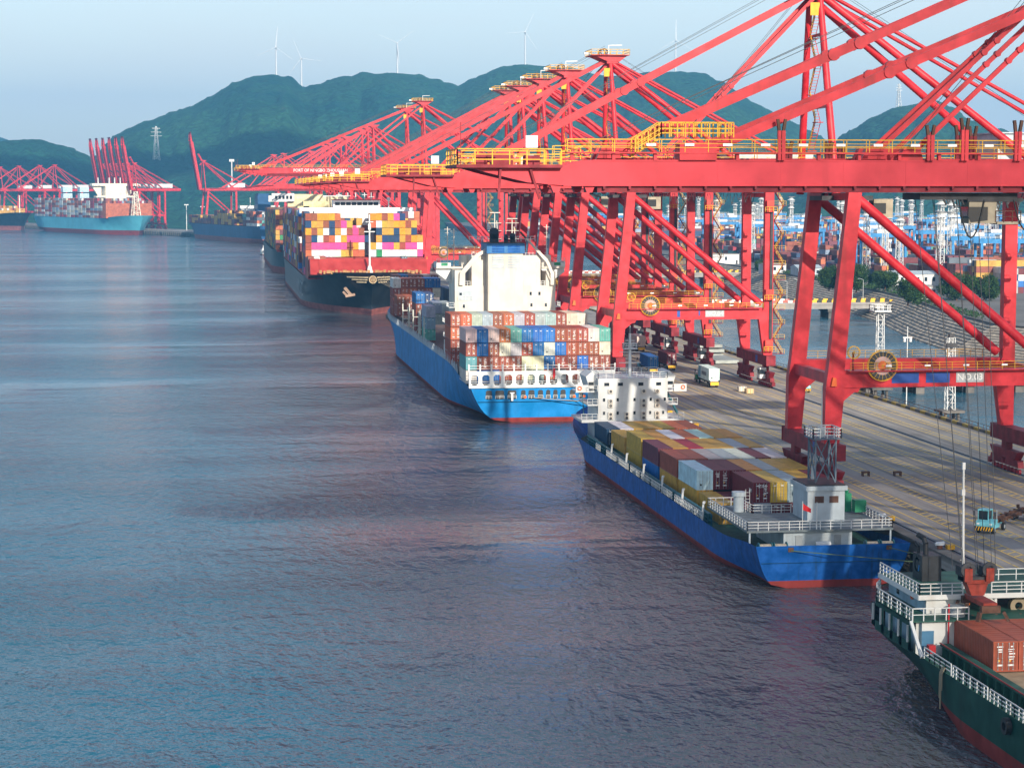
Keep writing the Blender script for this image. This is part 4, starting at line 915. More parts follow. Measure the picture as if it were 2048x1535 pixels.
HULLTEAL = paint('hull_teal', (.10, .44, .56), .45, .2, (.15, .2, .2), .1, .1)
HULLNAVY = paint('hull_navy', (.006, .07, .19), .45, .25, (.05, .05, .05), .1, .2)
BREAK = paint('breakwater_red', (.36, .028, .022), .55, .3, (.18, .04, .03), .3, .2)
HATCH = paint('hatch_teal', (.02, .13, .20), .5, .4, (.06, .05, .04), .5, .25)

# --- feeder with forward bridge (blue hull, stern towards the camera)
S1 = thing('container_ship', 'small blue container feeder with a white bridge at its bow and grey funnel aft', 'ship', (77.5, 252, 0))
me, D1, E1 = hull_mesh(150, 20.6, 4.4, .95, HULLBLUE, BOOT, DECKGREEN, stern=.12, bow=.16, tr=.985, trw=.60, rake=6, srake=.6, sheer_b=3.6, sheer_s=1.1, deckz=lambda t: 3.3, flare=1.3)
part('hull', me, S1)
MB().box(-8.6, 8.6, 29.5, 125, 3.2, 6.05 - 2.95 + .15).box(-8.75, -8.55, 29, 125, 3.2, 5.0).box(8.55, 8.75, 29, 125, 3.2, 5.0).build('hatch_coaming', HATCH, parent=S1)
b = MB()
for z in (3.9, 4.5, 5.05):
    b.box(-9.15, -8.7, 29, 125, z - .09, z + .09)
for y in np.arange(29, 125, 2.4): b.box(-9.1, -8.72, y, y + .14, 3.3, 5.0)
b.build('coaming_stiffeners', TEALSTEEL, parent=S1)
for a, c in ((28.5, 46), (48, 79), (81, 100), (106, 110)):
    MB().rail([(-10.15, y, E1(y, -1).z) for y in np.linspace(a, c, max(2, int((c - a) / 6)))], 1.05, .95, .05, (.5,)).build('side_railing', WHITE, parent=S1)
for y in (31, 44, 58, 72, 86, 99): MB().bar((-9.6, y, 3.6), (-9.35, y + .1, 6.4), .28).bar((-9.35, y + .1, 6.4), (-9.1, y + .5, 6.4), .28).build('davit_post', WHITE, parent=S1)
# bridge house
BH = MB().box(-6.6, 6.6, 127, 138, 3.3, 15.4); BH.m = 1; BH.box(-9.8, 9.8, 126.6, 127.2, 7.2, 7.75).box(-9.8, -6.6, 127, 138, 7.2, 7.6).box(6.6, 9.8, 127, 138, 7.2, 7.6)
BH.box(-8.6, -6.6, 127, 137, 10.3, 10.55).box(6.6, 8.6, 127, 137, 10.3, 10.55); bh = BH.build('bridge_house', WHITE, WHITE, parent=S1)
windows(bh, [(-5.0, 14.3), (-2.4, 14.3), (1.5, 14.3), (4.9, 14.3)], .95, .6, 127)
windows(bh, [(-5.5, 11.4), (-2.9, 11.4), (.3, 11.4), (3.4, 11.4), (6.1, 11.4), (-5.5, 8.9), (-2.9, 8.9), (.3, 8.9), (3.3, 8.9), (5.8, 8.9)], .42, .6, 127)
acm = MB().box(-.45, .45, -.4, 0, -.35, .35); acf = MB().ring((0, -.42, 0), .26, .2, 'y', 10, .04).mesh('fan', DARK); acm = acm.mesh('air_conditioner', CREAM)
for x, z in ((-4.3, 13.0), (2.0, 13.0), (4.6, 13.0), (-4.3, 11.2), (-4.3, 10.3), (2.0, 11.2), (2.0, 10.3), (4.6, 11.2), (4.6, 10.3), (-4.3, 8.7), (-4.3, 7.95), (-1.2, 8.7), (-1.2, 8.0), (2.0, 8.8), (2.0, 8.0), (4.6, 8.8), (4.6, 8.0)):
    o = part('air_conditioner', acm, bh); o.location = (x, 127, z); part('fan', acf, o)
for pts in ([(-9.8, 127, 7.7), (-6.7, 127, 7.7)], [(6.7, 127, 7.7), (9.8, 127, 7.7)], [(-8.6, 127.2, 10.5), (-6.7, 127.2, 10.5)], [(6.7, 127.2, 10.5), (8.6, 127.2, 10.5)], [(-8.4, 127.2, 13.0), (-6.7, 127.2, 13.0)], [(6.7, 127.2, 13.0), (8.4, 127.2, 13.0)]): rails('house_railing', WHITE, S1, (pts, 1.1, .9, .04))
rails('house_railing', WHITE, S1, ([(-6.6, 127, 15.4), (6.6, 127, 15.4), (6.6, 137, 15.4), (-6.6, 137, 15.4)], 1.15, 1.5, .045, (.33, .66), True))
for s in (-1, 1):
    w = MB().prism([(s * 6.6, 13.4), (s * 6.6, 15.9), (s * 7.4, 16.6), (s * 8.6, 15.6), (s * 7.9, 13.4)], 129, 136, 'y').box(min(s * 6.6, s * 10.6), max(s * 6.6, s * 10.6), 128.6, 133, 12.7, 13.0).box(min(s * 8.2, s * 10.6), max(s * 8.2, s * 10.6), 128.4, 128.6, 12.7, 14.1)
    w = w.build('bridge_wing', WHITE, parent=S1); MB().box(s * 7.6 - .5, s * 7.6 + .5, 128.9, 129.05, 13.9, 14.6).build('window', GLASS, parent=w)
    o = MB().ring((s * 9.9, 128.3, 13.5), .42, .17, 'y', 14, .12).build('lifebuoy', ORANGE, parent=S1)
b = MB(); b.pipe((.2, 131, 15.4), (.2, 131, 23.5), .32, 8, .2); b.box(-1.1, 1.5, 130.2, 131.8, 20.6, 20.75).rail([(-1.1, 130.2, 20.75), (1.5, 130.2, 20.75), (1.5, 131.8, 20.75), (-1.1, 131.8, 20.75)], .9, .8, .05, (.5,), True)
for z, w in ((18.0, 2.1), (20.0, 2.0), (22.2, .9)): b.bar((.2 - w, 131, z), (.2 + w, 131, z), .14)
b.pipe((.2, 131, 23.5), (.2, 131, 25), .05, 5); b.build('signal_mast', WHITE, parent=S1)
MB().bar((-8.6, 131, 7.7), (-8.9, 131, 12.2), .16).build('stores_crane', TEALSTEEL, parent=S1); MB().bar((7.4, 131, 12.3), (9.9, 133, 8.0), .35).build('stores_crane', TEALSTEEL, parent=S1)
# aft deckhouse, funnel block, mooring deck
dk = MB().box(-9.7, 9.9, 5.6, 20, 6.2, 6.45).box(-9.7, -5.2, 20, 27.5, 6.2, 6.45).box(6.2, 9.9, 20, 27.5, 6.2, 6.45); dk.build('poop_deck', paint('deck_grey', (.16, .19, .20), .7, .6, (.10, .07, .05), .8), parent=S1)
MB().box(-4.6, 4.6, 6.4, 20, 3.3, 6.2).build('aft_house', LGREY, parent=S1)
fn = MB().box(.2, 5.3, 12, 19, 6.45, 10.6).box(-.1, 5.6, 11.7, 19.3, 10.6, 11.2); fn.m = 1; fn.box(.1, 5.4, 12, 19, 11.2, 11.35)
fn = fn.build('funnel_house', LGREY, BLACK, parent=S1); windows(fn, [(1.8, 9.4), (3.8, 9.4)], 1.25, .9, 12, nm='louvre', mat=RUST, frame=LGREY)
b = MB()
for x in (1.5, 4.3):
    for y in (13, 16.2): b.pipe((x, y, 11.7), (x, y, 17.4), .13, 6)
for y in (13, 16.2): b.bar((1.5, y, 11.5), (4.3, y, 17), .14).bar((4.3, y, 11.5), (1.5, y, 17), .14)
for x in (1.5, 4.3): b.bar((x, 13, 12), (x, 16.2, 17), .14).bar((x, 16.2, 12), (x, 13, 17), .14)
b.box(1.0, 4.8, 12.4, 16.6, 17.3, 17.5); b.m = 1; b.rail([(1.0, 12.4, 17.5), (4.8, 12.4, 17.5), (4.8, 16.6, 17.5), (1.0, 16.6, 17.5)], 1.3, 1, .06, (.33, .66), True).cbox(2.6, 14, 18.2, .7, .7, 1.4).pipe((2.6, 14, 18), (2.6, 14, 24.5), .1, 6, .06).pipe((2.0, 15.5, 11.7), (2.0, 15.5, 13.4), .35, 8)
b.build('lattice_mast', paint('mast_slate', (.12, .17, .22), .5), WHITE, parent=S1)
b = MB().rail([(-9.6, 27.4, 6.45), (-9.6, 5.7, 6.45), (9.8, 5.7, 6.45), (9.8, 27.4, 6.45)], 1.15, 1.35, .045, (.33, .66)).rail([(-5.2, 27.4, 6.45), (-5.2, 20, 6.45), (.2, 20, 6.45)], 1.15, 1.2, .045, (.33, .66)).rail([(-9.6, 27.4, 6.45), (-5.2, 27.4, 6.45)], 1.15, 1.2, .045, (.5,)).rail([(6.2, 27.4, 6.45), (6.2, 20, 6.45), (5.4, 20, 6.45)], 1.15, 1.2, .045, (.5,)); b.build('poop_railing', WHITE, parent=S1)
for x in (-6.6, 6.9):
    v = MB().pipe((x, 22, 6.4), (x, 22, 8.6), .75, 12); v.pipe((x, 22, 8.6), (x, 22, 9.2), 1.0, 12); v.m = 1; v.ladder((x + 1.1, 21.4, 6.45), (x + 1.1, 21.4, 9.6), .55, .4, Vector((1, 0, 0)), .05); v.build('ventilator', LGREY, WHITE, parent=S1)
for x in (-7.9, -5.9, 6.3, 8.3):
    w = MB().pipe((x - .75, 3.4, 4.5), (x + .75, 3.4, 4.5), .62, 14).build('mooring_winch', paint('rope_drum', (.42, .36, .27), .9, .4, (.2, .15, .1), 4), parent=S1)
    b = MB()
    for k in (-.85, .85): b.pipe((x + k - .05, 3.4, 4.5), (x + k + .05, 3.4, 4.5), .85, 14)
    b.build('drum_flange', TEALSTEEL, parent=w)
for x in (-9.3, 9.6): MB().pipe((x, 5.8, 3.3), (x, 5.8, 6.2), .14, 6).build('deck_stanchion', LGREY, parent=S1)
MB().pipe((-.8, 4.8, 4.6), (1.2, 4.8, 4.6), .45, 10).build('life_raft', WHITE, parent=S1)
b = MB().box(-3, -2.1, 6.3, 6.42, 3.4, 5.6).box(2.2, 3.1, 6.3, 6.42, 3.4, 5.6); b.build('door', GREY, parent=S1)
b = MB(); b.bar((8.2, 20, 6.5), (8.2, 20, 9), .9, .9).bar((8.2, 20, 9.2), (5.2, 24, 10.4), .45).cbox(9.1, 17.6, 7.6, 1.6, 1.4, 1.6); b.build('deck_crane', GREENP, parent=S1)
fl = MB().pipe((-2.3, 5.7, 6.5), (-2.3, 5.7, 10.2), .05, 5); fl.pipe((-.4, 5.7, 6.5), (-.4, 5.7, 10.0), .09, 6); fl.build('flag_pole', WHITE, parent=S1)
f = MB(); n = 7
vs = [(-2.25 + 1.05 * i / n, 5.7 + .12 * sin(i * 1.6), 9.9 - .7 * i / n - k * (.85 - .3 * i / n)) for i in range(n + 1) for k in (0, 1)]; f.add(vs, [(2 * i, 2 * i + 1, 2 * i + 3, 2 * i + 2) for i in range(n)])
FLAG = flat('flag_red', (.62, .015, .015), .7)
tag(f.build('flag', FLAG), 'red flag flying at the stern of the blue feeder', 'flag').location = (77.5, 252, 0)
for x in (-5.6, 7.3): MB().cbox(x, -.62, 5.0, .7, .12, .55).build('fairlead', RUST, parent=S1)
b = MB(); b.bar((-5.6, -.75, 4.9), (12, -6, 3.7), .09).bar((7.3, -.75, 5), (12.2, -9, 4.4), .09); b.build('mooring_line', paint('line_green', (.10, .16, .08), .9), parent=S1)
# cargo of the feeder: bays by distance, colours by column from the water side
G1 = 'containers stowed on the small blue feeder'
BAYN = ['aftmost', 'second', 'third', 'fourth', 'fifth', 'sixth', 'foremost']
def stow(cols, y, z, what, bay, tier, kinds=None, x0=71.55):
    r = []
    for i, c in enumerate(cols):
        r.append(c and container(x0 + i * 2.5, y, z, c, '%s container, %s from the water, %s tier, %s row, %s' % (CNAME[c], nth(i), tier, bay, what), G1, kind=(kinds or {}).get(i, 'marked' if c in ('maroon', 'brown', 'yellow') and i % 3 else 'plain')))
    return r
SB = 'small blue feeder'
RA = stow([None, None, 'maroon', 'yellow', 'slate', 'yellow', 'maroon'], 283, 6.2, SB, 'aftmost', 'upper')
stow(['yellow', 'maroon', 'grey', 'maroon', 'maroon', 'brown', 'yellow'], 282.6, 3.28, SB, 'aftmost', 'lower')
stow(['ice', 'maroon', 'maroon', 'yellow', 'grey', 'yellow', 'yellow'], 296.5, 6.2, SB, 'second', 'upper', {0: 'reefer'})
stow(['yellow'], 296.5, 3.28, SB, 'second', 'lower')
stow(['brown', 'brown', 'grey', 'grey', 'white', 'maroon', 'white'], 310, 6.2, SB, 'third', 'upper'); stow(['yellow'], 310, 3.28, SB, 'third', 'lower')
stow(['purple', 'yellow', 'red', 'yellow', 'yellow', 'grey', 'yellow'], 323.5, 6.2, SB, 'fourth', 'upper'); stow(['blue'], 323.5, 3.28, SB, 'fourth', 'lower')
stow(['yellow', 'yellow', 'white', 'rust', 'ice', 'yellow', 'yellow'], 337, 6.2, SB, 'fifth', 'upper'); stow(['yellow'], 337, 3.28, SB, 'fifth', 'lower')
stow(['yellow'], 351, 4.7, SB, 'sixth', 'only')
stow(['navy', 'white', 'yellow', 'yellow', 'yellow', 'rust', 'brown'], 364.5, 4.7, SB, 'foremost', 'only', x0=71.0)
# printing that can be read on these boxes
for o_, x_, z_, sz in ((RA[2], .1, 2.35, .62),): text('ZIM', sz, (x_, -6.16, z_), (pi / 2, 0, 0), WPRINT, o_, 'end_lettering', 1.2)
text('ZIM', .75, (-1.27, -4.6, 1.6), (pi / 2, 0, -pi / 2), WPRINT, RA[2], 'side_lettering', 1.2)

# --- large blue ship with a tall white house (stern towards the camera)
S2 = thing('container_ship', 'large sky-blue container ship with a tall cream house and blue topped funnel', 'ship', (71.0, 446, 0))
me, D2, E2 = hull_mesh(258, 32.8, 10.2, 1.0, HULLSKY, BOOT, DARK, stern=.16, bow=.24, tr=.97, trw=.42, rake=10, srake=1.2, sheer_b=3.2, sheer_s=-2.7, deckz=lambda t: 4.6 if t < .075 else 9.4, flare=1.5)
part('hull', me, S2)
MB().box(-15.8, 15.8, 16, 225, 9.3, 10.6).build('hatch_deck', paint('hatch_brown', (.16, .10, .08), .7), parent=S2)
# open stern: white frame with rounded openings, mooring deck behind dark windows in the blue transom
n = 13; b = MB(); y0, y1 = .1, .8
b.box(-16.2, 16.2, y0, y1, 7.5, 8.1).box(-16.2, 16.2, y0, y1, 10.4, 11.15)
for i in range(n + 1):
    x = -16.2 + i * 32.4 / n; b.box(x - .42 if i else x, x + .42 if i < n else x, y0 + .02, y1 - .02, 8.1, 10.4)
for i in range(n):
    xa = -16.2 + i * 32.4 / n + .42; xb = -16.2 + (i + 1) * 32.4 / n - .42
    for x, s in ((xa, 1), (xb, -1)):
        for z, t in ((8.1, 1), (10.4, -1)): b.prism([(x, z), (x + s * .42, z), (x, z + t * .42)] if s * t > 0 else [(x, z), (x, z + t * .42), (x + s * .42, z)], y0 + .03, y1 - .03, 'y')
b.build('stern_frame', WHITE, parent=S2)
b = MB()
for i in range(n + 1): b.bar((-16.2 + i * 32.4 / n, .4, 11.1), (-16.2 + i * 32.4 / n, .4, 12.7), .3)
b.rail([(-16.2, .3, 11.15), (16.2, .3, 11.15)], 1.2, 2.5, .045, (.5,)).rail([(-16, .5, 8.0), (16, .5, 8.0)], .9, 2.6, .045, (.5,))
b.build('stern_railing', WHITE, parent=S2)
XS = [-12.0, -9.6, -6.9, -4.4, -2.6, -.6, 1.1, 2.7, 4.4, 6.5, 8.4, 11.2]; WS = [1.3, 1.9, 1.9, 1.0, 1.3, 1.1, .9, .9, 1.1, 1.1, .9, 2.4]
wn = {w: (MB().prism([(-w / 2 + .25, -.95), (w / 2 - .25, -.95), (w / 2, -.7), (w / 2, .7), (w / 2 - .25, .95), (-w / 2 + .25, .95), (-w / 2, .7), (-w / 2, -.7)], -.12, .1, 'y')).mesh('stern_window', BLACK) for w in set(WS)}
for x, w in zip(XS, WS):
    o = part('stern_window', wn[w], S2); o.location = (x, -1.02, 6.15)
    MB().rail([(-w / 2, -.14, -.9), (w / 2, -.14, -.9)], .7, .8, .035, (.5,)).build('window_rail', WHITE, parent=o)
for x in (-4.0, 6.9, 9.1): MB().pipe((x, -1.25, 5.6), (x, -1.05, 5.6), .32, 10).build('buoy', ORANGE, parent=S2)
MB().cbox(-6.9, -1.25, 5.6, .45, .3, 1.6).cbox(-6.9, -1.25, 6.5, 1.0, .3, .25).build('winch_post', WHITE, parent=S2)
b = MB(); b.bar((-2, -1.3, 5.4), (16, -5, 4.2), .14).bar((6, -1.3, 5.4), (17, -12, 4.6), .1); b.build('mooring_line', ROPE, parent=S2)
# bulwark fins, walkway frames along the side
b = MB()
for i, y in enumerate(np.arange(22, 215, 3.4)): e = E2(y, -1); b.prism([(y, e.z - .1), (y + 2.6, e.z - .1), (y + 2.9, e.z + 1.9)], e.x + .05, e.x + .2, 'x')
b.build('bulwark_fin', LGREY, parent=S2)
b = MB()
for y in (98, 112, 128, 142, 160):
    e = E2(y, -1)
    for z in (10.5, 13, 15.5): b.box(e.x + .3, e.x + 2.4, y, y + 1.3, z - .1, z + .1)
    for k in (0, 1.3): b.bar((e.x + .35, y + k, 10), (e.x + .35, y + k, 17.5), .22).bar((e.x + 2.3, y + k, 10), (e.x + 2.3, y + k, 17.5), .22)
    b.bar((e.x + .35, y, 10.3), (e.x + 2.3, y, 13), .15)
b.build('lashing_bridge', paint('lash_cream', (.55, .55, .48), .5), parent=S2)
# accommodation house
H = MB().box(-12.4, 12.6, 59, 72, 10.5, 27.2).box(-12.4, -9.9, 59.05, 72, 27.2, 31.0).box(10.2, 12.6, 59.05, 72, 27.2, 30.6).box(-8.2, 8.9, 59.4, 72, 27.2, 34.6)
H.box(-16.2, 16.2, 66, 72.5, 31.2, 31.6).box(-9.9, 12.6, 66, 72, 31.6, 34.4)
hs_ = H.build('accommodation_block', CREAM, parent=S2)
F2 = MB().box(-4.6, 4.0, 55.6, 66, 12.4, 35.2); F2.m = 1; F2.box(-5.0, 4.4, 55.2, 66.4, 35.2, 37.6); F2.m = 2; F2.box(-4.8, 4.2, 55.4, 66.2, 37.6, 37.8)
fu = F2.build('funnel_casing', CREAM, paint('funnel_blue', (.012, .14, .36), .45, .3), BLACK, parent=S2)
for x in (-2.2, 1.7):
    for k in range(5): MB().box(x - 1.5, x + 1.5, 55.5, 55.6, 31.6 + k * .62, 32.05 + k * .62).build('louvre', LGREY, parent=fu)
    for k in range(3): MB().box(x - 1.5, x + 1.5, 55.1, 55.2, 35.5 + k * .6, 35.9 + k * .6).build('funnel_grille', HULLBLUE, parent=fu)
for x, y, r, h in ((-2.6, 60, 1.1, 39.4), (.6, 61, .45, 39.0), (2.2, 61, .65, 38.9), (.0, 58, .4, 38.6)): MB().pipe((x, y, 37.6), (x, y, h), r, 12).pipe((x, y, h - .2), (x - .15, y - r * 1.3, h + r * 1.1), r * 1.03, 12).build('exhaust_pipe', BLACK, parent=fu)
windows(hs_, [(6.4, 25.2), (8.6, 25.2), (6.6, 22.4), (10.2, 22.4), (9.4, 19.6), (-10.2, 22.2)], .55, .85, 59)
rc = MB().box(-11.6, -8.1, 58.9, 59.3, 23.6, 26.0).build('recess', LGREY, parent=hs_)
MB().rail([(-11.6, 58.8, 23.6), (-8.1, 58.8, 23.6)], 1.05, .9, .04).build('recess_railing', WHITE, parent=rc)
MB().box(-11.3, -10.7, 58.85, 58.9, 24.9, 25.5).build('window', GLASS, parent=rc)
for s in (-1, 1):
    b = MB()
    b.prism([(s * 12.2, 31.2), (s * 16.2, 31.4), (s * 16.2, 30.2), (s * 12.2, 27.2)], 67, 67.5, 'y'); b.box(min(s * 16.2, s * 16.05), max(s * 16.2, s * 16.05), 66, 72.5, 31.6, 32.9).box(min(s * 12.6, s * 16.2), max(s * 12.6, s * 16.2), 65.9, 66.1, 31.6, 32.7)
    b.rail([(s * 16.1, 66, 32.8), (s * 13.4, 66, 32.8)], .9, 1, .05)
    b.prism([(s * 9.9, 31.2), (s * 12.4, 31.2), (s * 12.4, 28.5)], 66.5, 67, 'y')
    b.build('bridge_wing', WHITE, parent=S2)
for s in (-1, 1): MB().box(s * 14.2 - .8, s * 14.2 + .8, 65.8, 65.88, 31.9, 32.6).build('wing_screen', GREENP, parent=S2)
for s in (-1, 1):
    for z, w in ((18.2, 2.4), (14.6, 2.2), (22, 1.4)): MB().box(min(s * 12.5, s * (12.5 + w)), max(s * 12.5, s * (12.5 + w)), 58.6, 64, z - .15, z).rail([(s * 12.6, 58.7, z), (s * (12.5 + w), 58.7, z), (s * (12.5 + w), 64, z)], 1.1, .9, .05).build('side_gallery', WHITE, parent=S2)
    rails('house_railing', WHITE, S2, ([(s * 10, 59.2, 27.2), (s * (8.6 if s < 0 else 9.2), 59.2, 27.2)], 1.1, .9, .05))
rails('house_railing', WHITE, S2, ([(8.9, 59.3, 27.2), (12.6, 59.3, 27.2)], 1.1, 1, .05), ([(-8.2, 59.5, 34.6), (-4.8, 59.5, 34.6)], 1.1, 1, .05), ([(4.3, 59.5, 34.6), (8.9, 59.5, 34.6)], 1.1, 1, .05), ([(-8, 66, 37.8), (8.6, 66, 37.8)], 1.3, 1.2, .06))
for x in (-12.2, -9.2, 5.6, 9.4): MB().box(x - .03, x + .03, 58.97, 59.0, 10.6, 27.1).build('plate_seam', CREAM, parent=hs_)
for z in (14.2, 17.6, 20.9, 24.2): MB().box(-12.3, 12.5, 58.965, 59.0, z - .04, z + .04).build('plate_seam', CREAM, parent=hs_)
b = MB(); b.bar((-10.9, 58.6, 27.4), (-10.8, 58.6, 30.4), 1.0).bar((-10.8, 58.6, 30.2), (-7.0, 58.4, 34.6), 1.0, 1.1).bar((-7.0, 58.4, 34.6), (-4.2, 58.2, 36.5), .95, 1.0, .5, .5); b.m = 1; b.bar((-4.2, 58.2, 36.4), (-1.6, 58, 37.4), .7, 1.2); b.build('stores_crane', CREAM, BLACK, parent=S2)
b = MB(); b.bar((11.7, 58.6, 27.3), (11.7, 58.6, 30.2), .9).bar((11.7, 58.6, 30.0), (10.4, 58.5, 33.2), .75).bar((10.4, 58.5, 33.2), (5.2, 58.3, 38.8), .7, .8, .35, .4); b.m = 1; b.bar((5.1, 58.3, 38.8), (3.7, 58.3, 40.4), .35, .45); b.m = 0; b.bar((11.4, 58.4, 28.2), (10.0, 58.4, 31.5), .2); b.build('stores_crane', CREAM, BLACK, parent=S2)
b = MB()
for x, h in ((-1.2, 45), (3.2, 43.5)):
    b.pipe((x, 69, 34.4), (x, 69, h), .22, 6, .12); b.pipe((x + 1.2, 69, 34.4), (x + .5, 69, h - 2), .12, 5)
    for z in (38.5, 40.5, 42.4): b.bar((x - 1.6, 69, z), (x + 1.7, 69, z), .12)
    b.cbox(x, 68.7, h, 2.6, .35, .2)
for x, z0, h in ((-13.2, 31, 41.5), (-11.6, 31, 41), (11.8, 31, 42)):
    b.pipe((x, 68, z0), (x, 68, h), .13, 5)
    for k in range(6): b.bar((x - .6, 68, z0 + 4 + k), (x + .3, 68, z0 + 4 + k), .08)
    b.bar((x - .8, 68, h - .6), (x + .8, 68, h - .6), .1)
b.build('signal_mast', CREAM, parent=S2)
# free-fall style lifeboat on its davit at the side
lb = MB(); seg = [(-3.6, .2), (-3.0, .95), (-1.8, 1.35), (0, 1.5), (1.8, 1.35), (3.0, .95), (3.6, .2)]; vs = []; nn = 12; fs = []
for y, r in seg:
    for k in range(nn): a = 2 * pi * k / nn; vs.append((-14.6 + cos(a) * r, 46 + y, 17.4 + sin(a) * r * 1.15))
for i in range(len(seg) - 1):
    for k in range(nn): fs.append((i * nn + k, i * nn + (k + 1) % nn, (i + 1) * nn + (k + 1) % nn, (i + 1) * nn + k))
fs.append(tuple(range(nn))[::-1]); fs.append(tuple(range((len(seg) - 1) * nn, len(seg) * nn))); lb.smooth = True; lb.add(vs, fs); lb.smooth = False
lbo = lb.build('lifeboat', ORANGE); tag(lbo, 'orange enclosed lifeboat hanging at the side of the large sky-blue ship', 'lifeboat').location = (71.0, 446, 0)
b = MB()
for y in (43.4, 48.6): b.bar((-12.6, y, 10.5), (-12.8, y, 17), .5).bar((-12.8, y, 17), (-14.2, y, 20.2), .4).bar((-12.8, y, 14.5), (-15.2, y, 15.6), .35)
b.box(-16.2, -12.2, 42, 50, 10.4, 13.6).build('lifeboat_davit', WHITE, parent=S2)
MB().rail([(-16.1, 42, 13.6), (-12.4, 42, 13.6)], 1.1, 1, .05).rail([(-16.1, 42, 13.6), (-16.1, 50, 13.6)], 1.1, 1, .05).build('davit_railing', WHITE, parent=S2)
f = MB(); n = 6
f.add([(2.3 + .5 * i / n, -.3 + .1 * sin(i * 1.7), 11.9 - .35 * i / n - k * 2.4 * (1 - .35 * i / n)) for i in range(n + 1) for k in (0, 1)], [(2 * i, 2 * i + 1, 2 * i + 3, 2 * i + 2) for i in range(n)])
tag(f.build('flag', FLAG), 'drooping red flag at the stern rail of the large sky-blue ship', 'flag').location = (71.0, 446, 0)
MB().bar((2.25, -.2, 11.1), (2.35, -.4, 13.3), .08).build('flag_pole', WHITE, parent=S2)
# cargo of the large ship
LB = 'large sky-blue ship'; G2 = 'containers stowed on the large sky-blue ship'
COLC = dict(b='brown', r='rust', m='maroon', u='blue', n='navy', y='yellow', w='white', c='cream', g='grey', s='slate', t='teal', G='green', p='pink', o='orange', d='darkgrey', R='red', P='purple')
def stack2(rows, y, z0, x0, bay, n0=0, pitch=3.03, dx=2.5, kindr=None, ship=LB, grp=G2, tiers=('top', 'second', 'third', 'fourth', 'fifth')):
    for k, row in enumerate(rows):
        z = z0 + (len(rows) - 1 - k) * pitch
        for i, ch in enumerate(row):
            if ch in ' .': continue
            c = COLC[ch]; kd = 'reefer' if ch in 'cw' else 'plain' if ch in 'gtsu' else 'marked'
            container(x0 + i * dx, y, z, c, '%s container, %s from the water, %s tier, %s, %s' % (CNAME[c], nth(i + n0), tiers[k], bay, ship), grp, kind=kd)
stack2(['cucrtuuubbbct', 'bubcgbucubbbc', 'tbbbbccubbubb'], 453, 10.95, 56.2, 'aft stack')
stack2(['cuubbcgbgbcbb'], 453, 7.9, 56.2, 'stern row', tiers=('lowest',))
stack2(['brggbrgbggbcc', 'r............', 'b............', 'b............'], 480, 9.7, 55.9, 'second stack')
for y, x0, rows, nm in ((543, 56.6, ['g', 's', 't', 'b'], 'lifeboat stack'), (577, 57.2, ['un', 'bb', 'bb', 'b.'], 'blue-topped stack'),
                        (634, 57.0, ['br', 'bb'], 'short brown stack'), (651, 57.2, ['wbbbuu', 'brrbbc', 'b.....', 'b.....'], 'fifth stack'), (681, 59.8, ['bubbcb', 'b.....', 'b.....'], 'foremost stack')):
    stack2(rows, y, {543: 8.1, 577: 10.0, 634: 12.4, 651: 11.0, 681: 13.9}[y], x0, nm)
stack2(['sg', 'gg'], 560, 14.2, 60.2, 'slate pair')
rnd = random.Random(3); PAL = ['brown', 'brown', 'rust', 'maroon', 'blue', 'grey', 'white', 'yellow', 'navy', 'teal']
for y in (577, 591, 605, 651, 665):
    for i in range(7, 13): farbox(56 + i * 2.5, 58.44 + i * 2.5, y, y + 12.2, 10.8, 19.5, CC[rnd.choice(PAL)])

# --- black ship with the red breakwater (bow towards the camera)
S3 = thing('container_ship', 'huge black container ship with a red breakwater and pink and yellow boxes', 'ship', (63.6, 1192, 0), pi)
me, D3, E3 = hull_mesh(352, 50.4, 14.2, 2.6, HULLBLACK, BOOTPINK, BREAK, stern=.15, bow=.20, tr=.95, trw=.45, rake=12, srake=2, sheer_b=3.6, sheer_s=0, flare=1.9, bulb=3, inset=1.2)
part('hull', me, S3)
text('MSC', 9, (25.3, 262, 7.6), (pi / 2, 0, pi / 2), paint('hull_letter', (.42, .45, .46), .6), S3, 'side_lettering', fit=44)
b = MB().prism([(338, 16.4), (338.4, 16.4), (333, 22.6), (332.4, 22.6)], -20.5, 20.5, 'x').prism([(338, 16.4), (332.4, 22.6), (324, 22.6), (324, 16.4)], -24.2, -20.2, 'x').prism([(338, 16.4), (332.4, 22.6), (324, 22.6), (324, 16.4)], 20.2, 24.2, 'x')
b.build('breakwater', BREAK, parent=S3)
b = MB().box(-24.6, 24.6, 20, 326, 14, 15.4).box(-24.6, 24.6, 285, 318, 15.4, 22.6); b.build('hatch_deck', BREAK, parent=S3)
b = MB(); b.pipe((0, 340, 16.5), (0, 340, 41), .5, 8, .28); b.bar((-2.2, 340, 34), (2.2, 340, 34), .4).bar((-1.6, 340, 38), (1.6, 340, 38), .3).cbox(0, 340.3, 36, 1.1, .7, 2.5).prism([(-1.5, 16.5), (1.5, 16.5), (.6, 20), (-.6, 20)], 339.3, 340.7, 'y'); b.build('foremast', WHITE, parent=S3)
for i in range(26): x = -21 + i * 1.65; MB().cbox(x, 340 + (i % 3) * .6, 17.4 + (i % 2) * .3, .8 + (i % 4) * .3, .9, 1.3).build('mooring_bitt', paint('gear_ochre', (.38, .20, .07), .6, .5), parent=S3)
